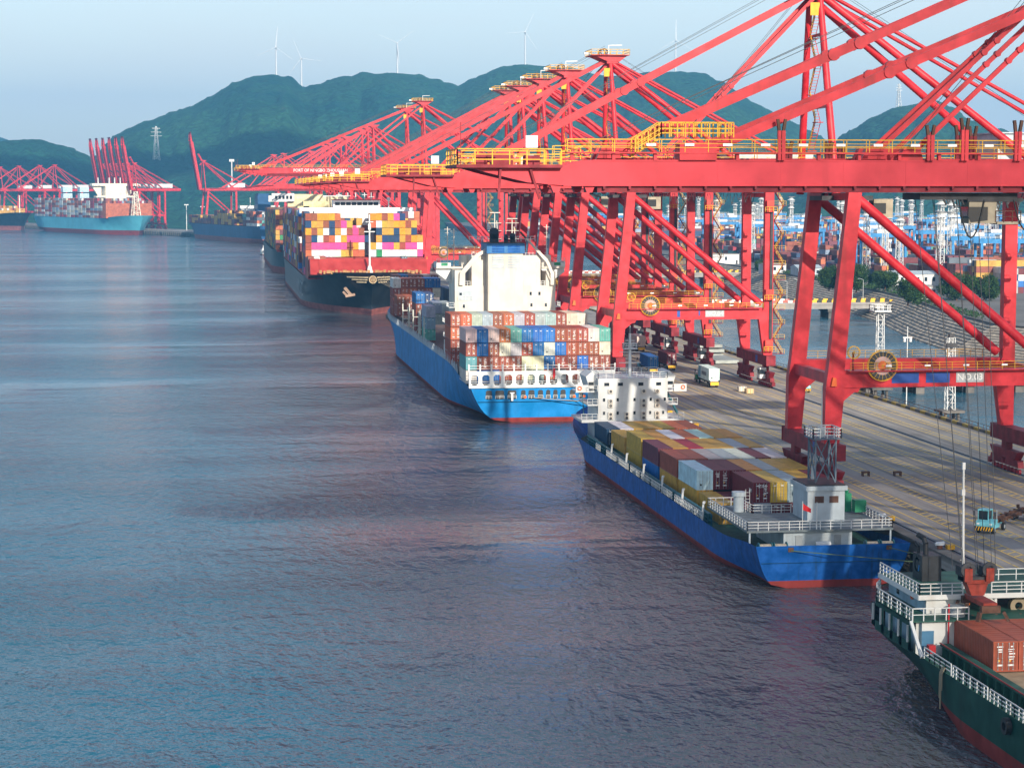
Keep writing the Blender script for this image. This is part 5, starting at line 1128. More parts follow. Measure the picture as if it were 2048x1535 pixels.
# painted wing emblem on the bow bulwark, with anchors
em = MB()
for sg in (-1, 1):
    for k in range(3):
        w0, w1 = 1.8 + k * .3, 10.0 - k * 1.9; z = 15.9 - k * 1.0; pts = []
        for i in range(7):
            x = sg * (w0 + (w1 - w0) * i / 6); t = 1.0
            lo, hi = .80, 1.0
            # find the hull surface y at this half-breadth near the stem by bisection along the deck line
            for _ in range(24):
                md = (lo + hi) / 2; d = D3(md); s = z / d; bb = .2
                wd_ = 25.2 * max(0, 1 - ((md - .8) / .2) ** 2.6) ** .62; ww_ = 25.2 * max(0, 1 - ((md - .73) / .27) ** 1.8); w = ww_ + (wd_ - ww_) * s ** 1.9
                if w > abs(x): lo = md
                else: hi = md
            pts.append((x, 352 * lo + 12 * s * sm((lo - .8) / .2) * .4 + .28 + .35 * (i < 2), z))
        for p, q_ in zip(pts, pts[1:]): em.quad((p[0], p[1], p[2] - .28), (q_[0], q_[1], q_[2] - .28), (q_[0], q_[1], q_[2] + .22), (p[0], p[1], p[2] + .22))
em.build('bow_stripes', paint('emblem_cream', (.46, .36, .22), .6), parent=S3)
e = MB(); e.pipe((0, 352 + 4.2, 15.0), (0, 352 + 4.7, 15.0), 1.5, 16); e.m = 1; e.ring((0, 352 + 4.75, 15.0), 1.6, .3, 'y', 16, .2)
for k in (-.5, 0, .5): e.bar((k, 352 + 4.8, 14.4), (k, 352 + 4.8, 15.7), .2)
e.build('bow_badge', paint('badge_brown', (.20, .11, .04), .6), paint('emblem_cream', (.62, .52, .36)), parent=S3)
a = MB(); a.bar((10.5, 343.5, 11.2), (8.0, 345.2, 8.2), 1.2, .8).bar((10.2, 344.8, 7.8), (6.6, 346.2, 8.6), .8, 1.0).bar((9.6, 344.4, 7.9), (11.2, 343.4, 9.6), .7); a.build('anchor', paint('anchor_tan', (.42, .28, .20), .7), parent=S3)
# house: white bridge with wings, windows and domes
b = MB().box(-8.5, 8.5, 252, 266, 14, 41).box(-25.4, 25.4, 258, 266, 41, 43.3).box(-10.5, 10.5, 254, 264.5, 43.3, 46.6); b.m = 1; b.box(-10.8, 10.8, 253.8, 264.8, 46.6, 46.9).box(-10.6, 10.6, 254, 264.6, 43.3, 43.6)
hb3 = b.build('bridge_house', flat('bridge_white', (.82, .82, .80), .5), BREAK, parent=S3)
w = MB().box(-1.05, 1.05, 264.45, 264.62, 44.3, 45.7).mesh('window', GLASS)
for i in range(8): o = part('window', w, hb3); o.location = (-8.6 + i * 2.45, 0, 0)
b = MB()
for x, h in ((-4, 53), (0, 54.5), (3.5, 52.5), (-7, 50), (7.5, 51)):
    b.pipe((x, 258, 46.8), (x, 258, h), .3, 6, .15)
    for k in (2, 4): b.bar((x - 1.2, 258, h - k), (x + 1.2, 258, h - k), .25)
b.build('signal_mast', WHITE, parent=S3)
b = MB(); b.pipe((-14.5, 262, 43.3), (-14.5, 262, 46.2), .3, 8); b.smooth = True
bmx = bmesh.new(); bmesh.ops.create_uvsphere(bmx, u_segments=12, v_segments=8, radius=.95, matrix=Matrix.Translation((-14.5, 262, 47))); b.add([v.co[:] for v in bmx.verts], [[v.index for v in f.verts] for f in bmx.faces]); bmx.free(); b.build('radar_dome', WHITE, parent=S3)
MB().box(4, 17, 96, 110, 14, 45.5).box(14, 20, 96, 110, 14, 43).build('aft_funnel_house', paint('house_yellow', (.66, .58, .30), .5, .2), parent=S3)
ROWS3 = ['bbooor.....oobopn..', 'nyybnbpy...rwyyooby.', 'obywnywbpb..nyynoyn.', 'bnwbrwopppn.ynnnyboy', 'bppppppbow.ywppybppw', 'rwwwwwyyrr.wGwwwwwwp']
G3 = 'containers on the huge black ship'
TN = ('top', 'second', 'third', 'fourth', 'fifth', 'bottom')
for k, row in enumerate(ROWS3):
    for i, ch in enumerate(row):
        if ch == '.': continue
        c = COLC[ch]; container(39.9 + i * 2.49, 880, 22.9 + (5 - k) * 3.07, c, '%s container, %s from the water, %s tier, bow stack, black ship' % (CNAME[c], nth(i), TN[k]), G3, kind='end')
container(79.8, 872.5, 20.3, 'darkgrey', 'small charcoal container standing on the breakwater of the huge black ship', G3, L=6.06, kind='plain')
rnd = random.Random(11); PAL3 = ['brown', 'brown', 'maroon', 'rust', 'yellow', 'yellow', 'purple', 'navy', 'pink', 'blue', 'white', 'orange']
for bay in range(1, 20):
    y = 880 + bay * 14.6
    if 920 < y < 942: continue
    for i in range(20):
        nt_ = 9 if i < 3 or i > 16 else 8; nt_ -= rnd.choice((0, 0, 1))
        for k in range(nt_ - (0 if i < 2 or True else 0)):
            if i > 2 and k < nt_ - 2: continue
            farbox(38.8 + i * 2.49, 41.2 + i * 2.49, y, y + 12.2, 15.0 + k * 3.0, 17.9 + k * 3.0, CC[rnd.choice(PAL3)])
for k in range(3):
    for i, c in enumerate(('brown', 'white', 'rust')): farbox(39 + i * 2.5, 41.4 + i * 2.5, 866, 878, 14.6 + k * 2.95, 17.5 + k * 2.95, CC[rnd.choice(['white', 'rust', 'yellow', 'brown'])])

# --- more distant ships
S4 = thing('container_ship', 'dark grey container ship directly behind the huge black ship', 'ship', (62.5, 1590, 0), pi)
me, D4, E4 = hull_mesh(350, 52, 14.5, 4.0, paint('hull_slate', (.035, .075, .095), .4, .2), BOOTPINK, DARK, stern=.15, bow=.20, rake=12, sheer_b=3.5, flare=1.8)
part('hull', me, S4)
MB().box(-24, 24, 30, 318, 14, 15.5).build('hatch_deck', BREAK, parent=S4)
b = MB().box(-12, 12, 200, 214, 15, 46).box(-26, 26, 205, 212, 44, 48); b.build('bridge_house', WHITE, parent=S4)
b = MB().box(-22, 6, 268, 282, 15, 47.5).box(-6, 16, 270, 284, 15, 49); b.build('accommodation_block', paint('house_cream', (.70, .60, .36), .5, .2), parent=S4)
b = MB().prism([(-26, 44.5), (-12, 44.5), (-16, 40), (-22, 40)], 284, 285, 'y').box(12, 26, 283, 287, 44.5, 49.5).build('bridge_wing', WHITE, parent=S4)
for i in range(5): MB().box(13.4 + i * 2.3, 14.8 + i * 2.3, 287, 287.2, 46, 48).build('window', GLASS, parent=S4)
PAL4 = ['yellow', 'brown', 'maroon', 'purple', 'yellow', 'rust', 'green', 'navy']
for bay in range(0, 18):
    y = 1272 + bay * 14.6
    for i in range(20):
        for k in range(8):
            if i > 2 and k < 6: continue
            farbox(37.8 + i * 2.5, 40.2 + i * 2.5, y, y + 12.2, 15.2 + k * 3.05, 18.1 + k * 3.05, CC[rnd.choice(PAL4)])
tb = thing('small_boat', 'small white boat moored beside the dark grey ship', 'boat', (41.5, 1680, 0))
bm4, d4, e4 = hull_mesh(26, 7.5, 2.6, .5, WHITE, BOOT, LGREY, sheer_b=1.4); part('hull', bm4, tb)
MB().box(-2.2, 2.2, 8, 15, 2.5, 5.4).box(-1.6, 1.6, 9, 13, 5.4, 7.4).build('wheelhouse', WHITE, parent=tb); MB().pipe((0, 12, 7.4), (0, 12, 11), .12, 5).build('mast', CREAM, parent=tb)

S5 = thing('container_ship', 'dark blue container ship with a navy funnel and low stacks of yellow boxes', 'ship', (64, 2040, 0), .235)
me, D5, E5 = hull_mesh(345, 43, 16.5, 4.6, HULLNAVY, BOOTPINK, DARK, stern=.13, bow=.2, rake=14, sheer_b=3.5, flare=1.8, tr=.96, trw=.5)
part('hull', me, S5)
b = MB().box(-13, 13, 68, 82, 16, 34).box(-20.5, 20.5, 72, 79, 34, 37); 
for s in (-1, 1): b.prism([(s * 13, 34), (s * 20, 34), (s * 13, 27)], 73, 75, 'y')
b.build('bridge_house', WHITE, parent=S5); MB().box(-6.5, 6.5, 56, 68, 16, 47).box(-5.5, 5.5, 57, 67, 47, 49).build('funnel_casing', HULLNAVY, parent=S5)
b = MB()
for x in (-9, 0, 9): b.pipe((x, 76, 37), (x, 76, 45), .4, 5)
b.build('signal_mast', WHITE, parent=S5)
M5 = Matrix.Translation((64, 2040, 0)) @ Matrix.Rotation(.235, 4, 'Z')
for bay in range(0, 20):
    y = 4 + bay * 15
    if 50 < y < 84: continue
    hts = 5 if bay < 3 else (4 if bay < 8 else 5 if bay < 12 else 3)
    for i in range(17):
        for k in range(hts if (i + bay) % 5 else hts - 1): farbox_t(M5, -21 + i * 2.48, -18.6 + i * 2.48, y, y + 12.2, 17 + k * 2.95, 19.8 + k * 2.95, CC[rnd.choice(['white', 'teal', 'maroon', 'brown', 'darkgrey', 'rust'] if bay < 4 else ['yellow', 'maroon', 'brown', 'maroon', 'yellow', 'purple'])])

def far_ship(name_label, x, y, rz, L, B, D, boot, hm_, cr, pal, bays, tiers, bowred=False):
    s = thing('container_ship', name_label, 'ship', (x, y, 0), rz); me, d, e = hull_mesh(L, B, D, boot, hm_, BOOT if bowred else BOOTPINK, DARK, stern=.14, bow=.2, rake=16, sheer_b=3.5, flare=1.9); part('hull', me, s)
    M = Matrix.Translation((x, y, 0)) @ Matrix.Rotation(rz, 4, 'Z')
    for b_ in range(bays):
        yy = 14 + b_ * 15.2
        for i in range(int(B / 2.52)):
            for k in range(tiers - (1 if b_ > bays - 3 else 0) - (rnd.random() < .25)):
                if 2 < i < int(B / 2.52) - 3 and k < tiers - 3 and b_ < bays - 1: continue
                farbox_t(M, -B / 2 + 1 + i * 2.5, -B / 2 + 3.4 + i * 2.5, yy, yy + 12.4, D + k * 2.95, D + 2.85 + k * 2.95, CC[cr if b_ == bays - 1 and k < tiers - 2 else rnd.choice(pal)])
    return s, M
S6, M6 = far_ship('huge pale teal container ship with a cream bridge and two funnels', -209, 2807, pi + .377, 340, 58, 19.5, 5.2, HULLTEAL, 'rust', ['rust', 'brown', 'grey', 'white', 'brown', 'purple', 'slate', 'cream', 'red'], 19, 8, True)
b = MB().box(-13, 13, 238, 252, 19, 58).box(-29, 29, 240, 250, 58, 61)
for s in (-1, 1): b.prism([(s * 16, 58), (s * 28, 58), (s * 20, 46), (s * 16, 46)], 242, 245, 'y')
b.box(-24, 24, 240, 250, 44, 46).build('bridge_house', paint('house_pale', (.80, .74, .60), .5, .15), parent=S6)
for x in (-22, -8, -1, 6, 20): MB().pipe((x, 245, 61), (x, 245, 68), .8, 6).build('mast', WHITE, parent=S6)
for x in (-11, 11): MB().box(x - 6, x + 6, 88, 98, 19, 49).box(x - 6, x + 6, 88, 98, 50.5, 57).build('funnel', paint('funnel_pale', (.45, .62, .72), .5, .1), parent=S6)
lattice(MB(), 30, 9, 3.4, 6, .4).build('foremast', paint('house_pale', (.80, .74, .60)), parent=S6).location = (0, 322, 21)
S7, M7 = far_ship('dark hulled container ship cut off by the left edge of the photo', -385, 3131, pi + .42, 330, 50, 20, 5.5, HULLBLACK, 'yellow', ['yellow', 'orange', 'yellow', 'rust', 'cream', 'white'], 17, 4)
MB().pipe((0, 318, 22), (0, 318, 46), .8, 6).build('foremast', paint('house_pale', (.80, .74, .60)), parent=S7)

# --- green coaster at the lower right (stern away from the camera)
GX, GY = 77.9, 209.6
S8 = thing('coaster', 'dark green coaster with white railings, cut off by the lower right corner', 'ship', (GX, GY, 0))
me, D8, E8 = hull_mesh(95, 20.8, 5.15, 1.7, HULLGREEN, BOOT, DECKGREEN, stern=.055, bow=.2, tr=.80, trw=.10, rake=6, srake=1.2, wst=.34, sexp=.55, sheer_b=3, sheer_s=1.0, deckz=lambda t: 4.4, flare=1.3)
h8 = part('hull', me, S8); h8.rotation_euler = (0, 0, pi)
def gx(x): return x - GX
def gy(y): return y - GY
# raised stern side wall with openings, decks
def side_x(y): e = E8(GY - y, 1); return -e.x
b = MB(); ys = [193.0, 195.8, 198.6, 201.4, 204.2, 206.6, 208.6]
for ya, yb in zip(ys, ys[1:]):
    xa, xb = side_x(ya), side_x(yb)
    b.add([(xa, gy(ya), 7.45), (xb, gy(yb), 7.45), (xb, gy(yb), 8.0), (xa, gy(ya), 8.0)], [(0, 1, 2, 3)])
    xm, ym = xa + (xb - xa) * .3, ya + (yb - ya) * .3
    b.add([(xa, gy(ya), 5), (xm, gy(ym), 5), (xm, gy(ym), 7.45), (xa, gy(ya), 7.45)], [(0, 1, 2, 3)])
    b.add([(xa, gy(ya), 4.9), (xb, gy(yb), 4.9), (xb, gy(yb), 5.9), (xa, gy(ya), 5.9)], [(0, 1, 2, 3)])
b.build('stern_side_plating', HULLGREEN, parent=S8)
for ya, yb in zip(ys, ys[1:]):
    ym = ya + (yb - ya) * .3; x = side_x(ym); MB().bar((x - .06, gy(ym), 5.8), (x - .06, gy(ym), 7.5), .22, .16).build('opening_frame', WHITE, parent=S8)
xw = side_x(193); MB().bar((xw - .05, gy(193.0), 8.0), (xw - .05, gy(189.6), 5.2), .3, .25).build('sloped_frame', WHITE, parent=S8)
dA = [(side_x(y), gy(y)) for y in ys] + [(0, gy(209.5))]
dk = MB(); poly = dA + [(-x, y) for x, y in dA[-2::-1]]; dk.prism(poly, 7.9, 8.02, 'z'); dk.build('upper_deck', DECKGREEN, parent=S8)
MB().box(gx(68.2), gx(87), gy(193.6), gy(194.2), 4.4, 7.9).box(gx(70.2), gx(74.2), gy(196.4), gy(196.7), 8.02, 9.7).build('front_bulkhead', WHITE, parent=S8)
MB().box(gx(68.6), gx(70.0), gy(193.45), gy(193.6), 4.6, 6.9).build('door', paint('door_blue', (.05, .16, .28), .5), parent=S8)
b = MB()
for ya, yb in zip(ys, ys[1:]): b.add([(side_x(ya) + 1.1, gy(ya), 4.6), (side_x(yb) + 1.1, gy(yb), 4.6), (side_x(yb) + 1.1, gy(yb), 7.9), (side_x(ya) + 1.1, gy(ya), 7.9)], [(0, 1, 2, 3)])
b.build('inner_house', paint('house_lightblue', (.34, .50, .62), .5, .3), parent=S8)
for y in (199.4, 205.0): MB().box(side_x(y) + 1.0, side_x(y) + 1.16, gy(y), gy(y + .8), 4.8, 7.2).build('red_door', paint('door_red', (.35, .02, .02), .5), parent=S8)
MB().box(gx(70.2), gx(74.2), gy(196.7), gy(208.0), 8.02, 9.72).build('deck_house', paint('house_lightblue', (.34, .50, .62)), parent=S8)
MB().box(gx(70.14), gx(70.2), gy(204.6), gy(205.3), 8.4, 9.4).build('window', GLASS, parent=S8)
b = MB().box(gx(69.3), gx(88), gy(196.0), gy(208.6), 9.72, 9.95); b.m = 1; b.box(gx(69.25), gx(88.05), gy(195.9), gy(196.0), 9.5, 10.0).box(gx(69.2), gx(69.3), gy(196), gy(208.6), 9.5, 10.0); b.build('boat_deck', DECKGREEN, WHITE, parent=S8)
b = MB()
for x in (77.4, 82.4, 87.2): b.bar((gx(x), gy(196.3), 7.5), (gx(x), gy(196.3), 9.6), .26).bar((gx(x) - .7, gy(196.3), 9.6), (gx(x), gy(196.3), 8.9), .2)
b.build('deck_support', WHITE, parent=S8)
b = MB().box(gx(74.3), gx(87.4), gy(195.9), gy(208), 7.3, 7.5).build('well_deck', DARK, parent=S8)
b = MB(); b.rail([(x + .12, y, 8.02) for x, y in dA[:-1]], 1.25, .82, .05, (.33, .66)).rail([(xw + .1, gy(193.05), 8.02), (gx(73.4), gy(193.05), 8.02)], 1.25, 1.1, .05, (.5,)); b.build('upper_deck_railing', WHITE, parent=S8)
b = MB(); b.rail([(gx(69.4), gy(208.5), 9.95), (gx(69.4), gy(196.1), 9.95), (gx(73.9), gy(196.1), 9.95)], 1.15, 1.0, .05, (.33, .66)).rail([(gx(76.9), gy(196.1), 9.95), (gx(87.9), gy(196.1), 9.95)], 1.15, 1.6, .05, (.33, .66)).rail([(gx(78.4), gy(203), 9.95), (gx(88), gy(203), 9.95)], 1.15, 1.8, .045, (.5,)); b.build('boat_deck_railing', WHITE, parent=S8)
fn = MB().box(gx(72.1), gx(74.2), gy(203.2), gy(206.0), 9.95, 12.6).build('funnel', paint('funnel_black', (.022, .024, .028), .5, .2, (.06, .05, .05)), parent=S8)
b = MB(); b.path([(gx(72.9), gy(204.4), 12.6), (gx(72.9), gy(204.4), 13.7), (gx(72.8), gy(204.7), 14.2), (gx(72.4), gy(205.4), 14.5)], .28, 10); b.build('exhaust_pipe', BLACK, parent=fn)
MB().path([(gx(72.5), gy(205.5), 12.6), (gx(72.5), gy(205.5), 13.2), (gx(72.3), gy(206), 13.6)], .18, 8).build('exhaust_pipe', BLACK, parent=fn)
lg = MB(); n = 18
for i in range(n):
    a0, a1 = radians(40 + i * 280 / n), radians(40 + (i + 1) * 280 / n); c = (gx(72.1) - .012, gy(204.7), 11.5)
    lg.add([(c[0], c[1] - .75 * cos(a) * s_, c[2] + .75 * sin(a) * s_) for a, s_ in ((a0, 1), (a1, 1), (a1, .72), (a0, .72))], [(0, 1, 2, 3), (3, 2, 1, 0)])
lg.bar((gx(72.1) - .01, gy(204.2), 10.9), (gx(72.1) - .01, gy(204.0), 11.5), .05, .22); lg.build('funnel_logo', paint('logo_blue', (.02, .20, .50), .5), parent=fn)
MB().pipe((gx(72.9), gy(194.9), 7.6), (gx(72.9), gy(194.9), 9.1), .78, 14).build('water_tank', GREY, parent=S8)
MB().pipe((gx(71.4), gy(193.2), 4.6), (gx(71.4), gy(193.2), 9.6), .09, 6).build('fire_pipe', paint('fire_red', (.45, .015, .02), .5), parent=S8)
for x, y, z in ((gx(70.16) - .02, gy(200.5), 9.1),): MB().ring((x, y, z), .42, .16, 'x', 14, .12).build('lifebuoy', ORANGE, parent=S8)
b = MB(); b.pipe((gx(75.0), gy(199), 9.9), (gx(74.8), gy(199), 22.3), .16, 8, .11).cbox(gx(74.8), gy(199), 22.5, .3, .3, .7).cbox(gx(74.8), gy(199), 19.8, .35, .3, .6)
for z in np.arange(10.5, 21.5, 1.2): b.bar((gx(74.9) - .25, gy(199), z), (gx(74.9) + .1, gy(199), z), .05)
b.build('signal_mast', WHITE, parent=S8)
# cargo deck: coaming, side railing, fenders, ropes
b = MB().box(gx(70.9), gx(71.4), gy(125), gy(193), 4.4, 5.5).box(gx(70.5), gx(71.5), gy(125), gy(193), 5.5, 5.7).box(gx(84.6), gx(85.1), gy(125), gy(193), 4.4, 5.5)
for y in range(126, 193, 2): b.box(gx(70.4), gx(70.9), gy(y), gy(y + .15), 4.4, 5.5)
b.m = 1; b.bar((gx(70.45), gy(125), 5.8), (gx(70.45), gy(193), 5.8), .1); b.build('hatch_coaming', DECKGREEN, paint('line_red', (.35, .03, .03), .6), parent=S8)
MB().box(gx(71.4), gx(84.6), gy(125), gy(193), 4.6, 5.0).build('hatch_cover', paint('hatch_planks', (.42, .31, .19), .8, .5), parent=S8)
for a, c in ((189.4, 182.0), (181.5, 172.8), (172.2, 158)): MB().rail([(side_x(y) + .1, gy(y), E8(GY - y, 1).z) for y in np.linspace(a, c, 6)], 1.1, 1.05, .05, (.33, .66)).build('side_railing', WHITE, parent=S8)
for y, z in ((167.3, 4.2), (207.6, 6.4)): MB().ring((side_x(y) - .3, gy(y), z), .75, .38, 'x', 16, .5).build('tyre_fender', BLACK, parent=S8)
b = MB(); x = side_x(184) - .15
for k, l in ((0, 2.4), (.25, 3.4), (.5, 1.6)): b.path([(x + .2, gy(184 - k), 5.6), (x - .1, gy(184 - k), 5.0), (x - .12, gy(184 - k), 5 - l)], .09, 5)
b.build('rope_fender', ROPE, parent=S8)
MB().cbox(gx(69.3), gy(192.2), 5.4, .7, .7, .8).build('fire_box', paint('fire_red', (.45, .015, .02)), parent=S8)
G8 = 'containers on the green coaster'
for i, c in enumerate(('rust', 'rust', 'rust', 'rust', 'rust')):
    container(73.3 + i * 2.52, 183.0, 5.12, 'brown' if i % 2 else 'brown', 'orange-brown container, %s from the water in the row on the green coaster' % nth(i), G8, kind='marked').color = (.36, .085, .045, 1)
# two deck hands beneath the boat deck
def person(x, y, z, label, jac, tro, helm, rz=0, arm=0):
    t = thing('person', label, 'person', (x, y, z), rz, 'deck hands on the green coaster')
    J = {'pel': (0, 0, .95), 'ch': (0, .01, 1.32), 'nk': (0, 0, 1.5), 'hd': (0, -.02, 1.63), 'ht': (0, -.01, 1.74)}
    names = list(J); ed = [(0, 1), (1, 2), (2, 3), (3, 4)]; co = [J[k] for k in names]; rd = [.15, .165, .06, .095, .08]
    for s in (-1, 1):
        b0 = len(co); co += [(s * .1, 0, .88), (s * .115, -.03, .5), (s * .12, .02, .09), (s * .13, -.14, .05)]; rd += [.095, .07, .05, .045]; ed += [(0, b0), (b0, b0 + 1), (b0 + 1, b0 + 2), (b0 + 2, b0 + 3)]
        b0 = len(co); co += [(s * .21, 0, 1.40), (s * .27, .03, 1.14), (s * .2, -.18 - arm * .1, 1.02 + arm), (s * .13, -.26, 1.02 + arm * 1.2)]; rd += [.065, .052, .042, .04]; ed += [(1, b0), (b0, b0 + 1), (b0 + 1, b0 + 2), (b0 + 2, b0 + 3)]
    me = bpy.data.meshes.new('body'); me.from_pydata(co, ed, []); o = bpy.data.objects.new('body', me); COL.objects.link(o)
    sk_ = o.modifiers.new('skin', 'SKIN'); o.modifiers.new('sub', 'SUBSURF').levels = 1
    for i, r in enumerate(rd): me.skin_vertices[0].data[i].radius = (r, r)
    me.skin_vertices[0].data[0].use_root = True
    dg = bpy.context.evaluated_depsgraph_get(); m2 = bpy.data.meshes.new_from_object(o.evaluated_get(dg)); o.modifiers.clear(); o.data = m2; m2.name = 'body'
    m2.materials.clear()
    for m in (jac, tro, flat('skin', (.45, .27, .19), .6), BLACK): m2.materials.append(m)
    for p in m2.polygons:
        c = p.center; p.material_index = 2 if c.z > 1.5 or (abs(c.y) > .22 and c.z > .9) else 0 if c.z > .93 else 3 if c.z < .1 else 1; p.use_smooth = True
    o.parent = t
    hm_ = bmesh.new(); bmesh.ops.create_uvsphere(hm_, u_segments=10, v_segments=6, radius=.135, matrix=Matrix.Translation((0, -.01, 1.70)) @ Matrix.Diagonal((1, 1.12, .9, 1)))
    bmesh.ops.delete(hm_, geom=[v for v in hm_.verts if v.co.z < 1.67], context='VERTS'); hmm = bpy.data.meshes.new('helmet'); hm_.to_mesh(hmm); hm_.free(); hmm.materials.append(helm)
    part('helmet', hmm, t); MB().cbox(0, -.005, 1.2, .36, .26, .05).cbox(0, -.005, 1.08, .36, .26, .05).build('reflective_band', WPRINT, parent=t)
person(76.3, 196.9, 7.5, 'person in yellow hi-vis jacket, orange trousers and blue helmet under the deck beam', flat('hivis_yellow', (.65, .50, .03), .8), flat('work_orange', (.70, .16, .01), .8), BLUEP, .3, .1)
person(74.9, 197.6, 7.5, 'person in orange work vest standing in the shade beside the white post', flat('work_orange', (.70, .16, .01)), flat('work_navy', (.03, .04, .09), .8), flat('helmet_orange', (.75, .2, .02), .5), -.4)
MB().ring((0, 0, 0), .9, .5, 'y', 16, .7).build('rope_reel', ROPE, parent=S8).location = (gx(80.2), gy(197.4), 8.4)

# ------------------------------------------------------------------ vehicles and loose things on the quay
def wheel(parent, x, y, r=.52, w=.34):
    o = MB().pipe((x - w / 2, y, r), (x + w / 2, y, r), r, 14).build('wheel', BLACK, parent=parent); MB().pipe((x - w / 2 - .02, y, r), (x + w / 2 + .02, y, r), r * .5, 10).build('rim', GREY, parent=o)
def tractor(label, x, y, rz, col, trailer=True, tcol=None, box=None, cab_side=-.45, txt=None, kind='marked'):
    """terminal tractor facing -y, trailer behind it"""
    t = thing('terminal_tractor', label, 'truck', (x, y, Q), rz, 'terminal tractors on the quay')
    b = MB().box(-1.25, 1.25, -1.3, 1.0, .75, 1.25).box(-.5, .5, 1.0, 4.2, .75, 1.05).prism([(-1.3, 1.2), (-1.25, 1.55), (-.2, 1.85), (.3, 1.85), (.3, 1.2)], -1.22, 1.22, 'x'); b.build('chassis', col, parent=t)
    cbx = MB().box(cab_side - .72, cab_side + .72, -.55, 1.0, 1.3, 1.75).box(cab_side - .74, cab_side + .74, -.6, 1.05, 2.95, 3.1)
    for i in (-.68, .68):
        for j in (-.5, .96): cbx.bar((cab_side + i, j, 1.75), (cab_side + i, j, 2.95), .1)
    cbx.build('cab', col, parent=t); MB().box(cab_side - .66, cab_side + .66, -.5, .95, 1.75, 2.95).build('cab_glass', GLASS, parent=t)
    bp = MB().box(-1.3, 1.3, -1.5, -1.3, .45, 1.0); bp.m = 1
    for k in range(7): xx = -1.2 + k * .36; bp.prism([(xx, .46), (xx + .14, .46), (xx + .32, .99), (xx + .18, .99)], -1.515, -1.5, 'y')
    bp.build('bumper', BLACK, YSIGN, parent=t)
    for sx_ in (-.85, .85): MB().box(sx_ - .17, sx_ + .17, -1.34, -1.25, 1.22, 1.42).build('headlight', WPRINT, parent=t)
    for sx_ in (-1.45, 1.35): MB().bar((sx_, -.9, 1.3), (sx_, -.9, 2.9), .06).cbox(sx_ - .12, -.9, 2.6, .2, .12, .6).build('mirror', DARK, parent=t)
    MB().pipe((.9, .8, 1.2), (.9, .8, 3.0), .09, 6).build('exhaust_stack', GREY, parent=t)
    for xx in (-1.0, 1.0): wheel(t, xx, -.5); wheel(t, xx, 3.2)
    if trailer:
        tl = thing('trailer', 'low %s trailer of the %s' % (tcol[0], label), 'trailer', (x, y, Q), rz, 'trailers on the quay')
        f = MB()
        for xx in (-.5, .5): f.box(xx - .12, xx + .12, 2.2, 15.2, 1.08, 1.45)
        for k in range(8): f.box(-1.2, 1.2, 2.6 + k * 1.75, 2.8 + k * 1.75, 1.15, 1.4)
        for yy in (2.5, 14.9):
            for xx in (-1.15, 1.15): f.cbox(xx, yy, 1.55, .3, .5, .45)
        f.build('frame', tcol[1], parent=tl); MB().box(-.95, .95, 15.2, 15.35, .6, 1.35).build('rear_board', YSIGN if tcol[2] else RUST, parent=tl)
        for xx in (-.9, .9):
            for yy in (12.4, 13.7): wheel(tl, xx, yy, .5)
        if box:
            c = container(0, 0, 0, box[0], box[1], 'containers riding on quay trucks', kind=kind); M = Matrix.Translation((x, y, Q + 1.47)) @ Matrix.Rotation(rz, 4, 'Z') @ Matrix.Translation((0, 8.75, 0)) @ Matrix.Rotation(pi if box[2] else 0, 4, 'Z')
            c.matrix_world = M
            if txt:
                text(txt, 1.25, (-1.27, -.6, 1.4), (pi / 2, 0, -pi / 2), flat('print_dark', (.03, .05, .08), .6), c, 'side_lettering', 1.15)
                MB().box(-1.245, -1.2, 3.6, 6.0, .2, 2.7).build('logo_panel', paint('panel_blue', (.12, .42, .60), .5), parent=c)
    return t
TURQ = paint('tractor_turquoise', (.16, .50, .58), .4, .3, (.15, .10, .06), 1)
tractor('pale turquoise tractor with a striped bumper', 100.3, 257.6, -.72, TURQ, True, ('rusty', RUST, 0))
# trucks driving away carry their cab at the far end: facing +y
tractor('green terminal tractor hauling a white lettered container', 113.6, 475.5, pi - .03, GREENP, True, ('dark', DARK, 1), ('white', 'white container with dark side lettering on the truck right of the white bridge', 1), txt='MAERSK', kind='reefer')
tractor('terminal tractor hauling a bright blue container behind the feeder mast', 107.3, 512.5, pi - .03, TURQ, True, ('dark', DARK, 1), ('blue', 'bright blue container on the truck behind the feeder mast', 1), kind='plain')
tractor('terminal tractor hauling a maroon container beyond the blue one', 113.9, 521.5, pi - .03, TURQ, True, ('dark', DARK, 1), ('maroon', 'dark maroon container on the truck beyond the blue one', 1))
tractor('farthest terminal tractor, hauling a cream container', 118.5, 583, pi, GREENP, True, ('dark', DARK, 1), ('cream', 'cream container on the farthest quay truck, by the mast top', 1), kind='reefer')
tractor('turquoise terminal tractor half hidden behind the near NO.03 leg', 130.3, 447, .05, TURQ, False)
tractor('white road tractor on the farther trestle bridge', 262.5, 1117, -pi / 2, WHITE, True, ('dark', DARK, 0), ('yellow', 'bright yellow container riding across the farther trestle bridge', 1), kind='plain')
for i, (x, y, c, lb) in enumerate(((117.2, 451.2, CREAM, 'pale wooden crate on the open quay, the farther of two'), (117.6, 446.3, paint('crate_tan', (.62, .46, .24), .7, .4), 'tan wooden crate on the open quay, the nearer of two'))):
    t = thing('crate', lb, 'crate', (x, y, Q), .1 * i, 'wooden crates on the quay'); MB().box(-.85, .85, -.8, .8, .12, 1.15).build('box', c, parent=t); b = MB()
    for k in (-.7, 0, .6): b.box(k, k + .14, -.83, .83, 0, .12).box(k, k + .14, -.84, -.8, .12, 1.17)
    b.build('batten', paint('batten_wood', (.35, .24, .12), .8), parent=t)
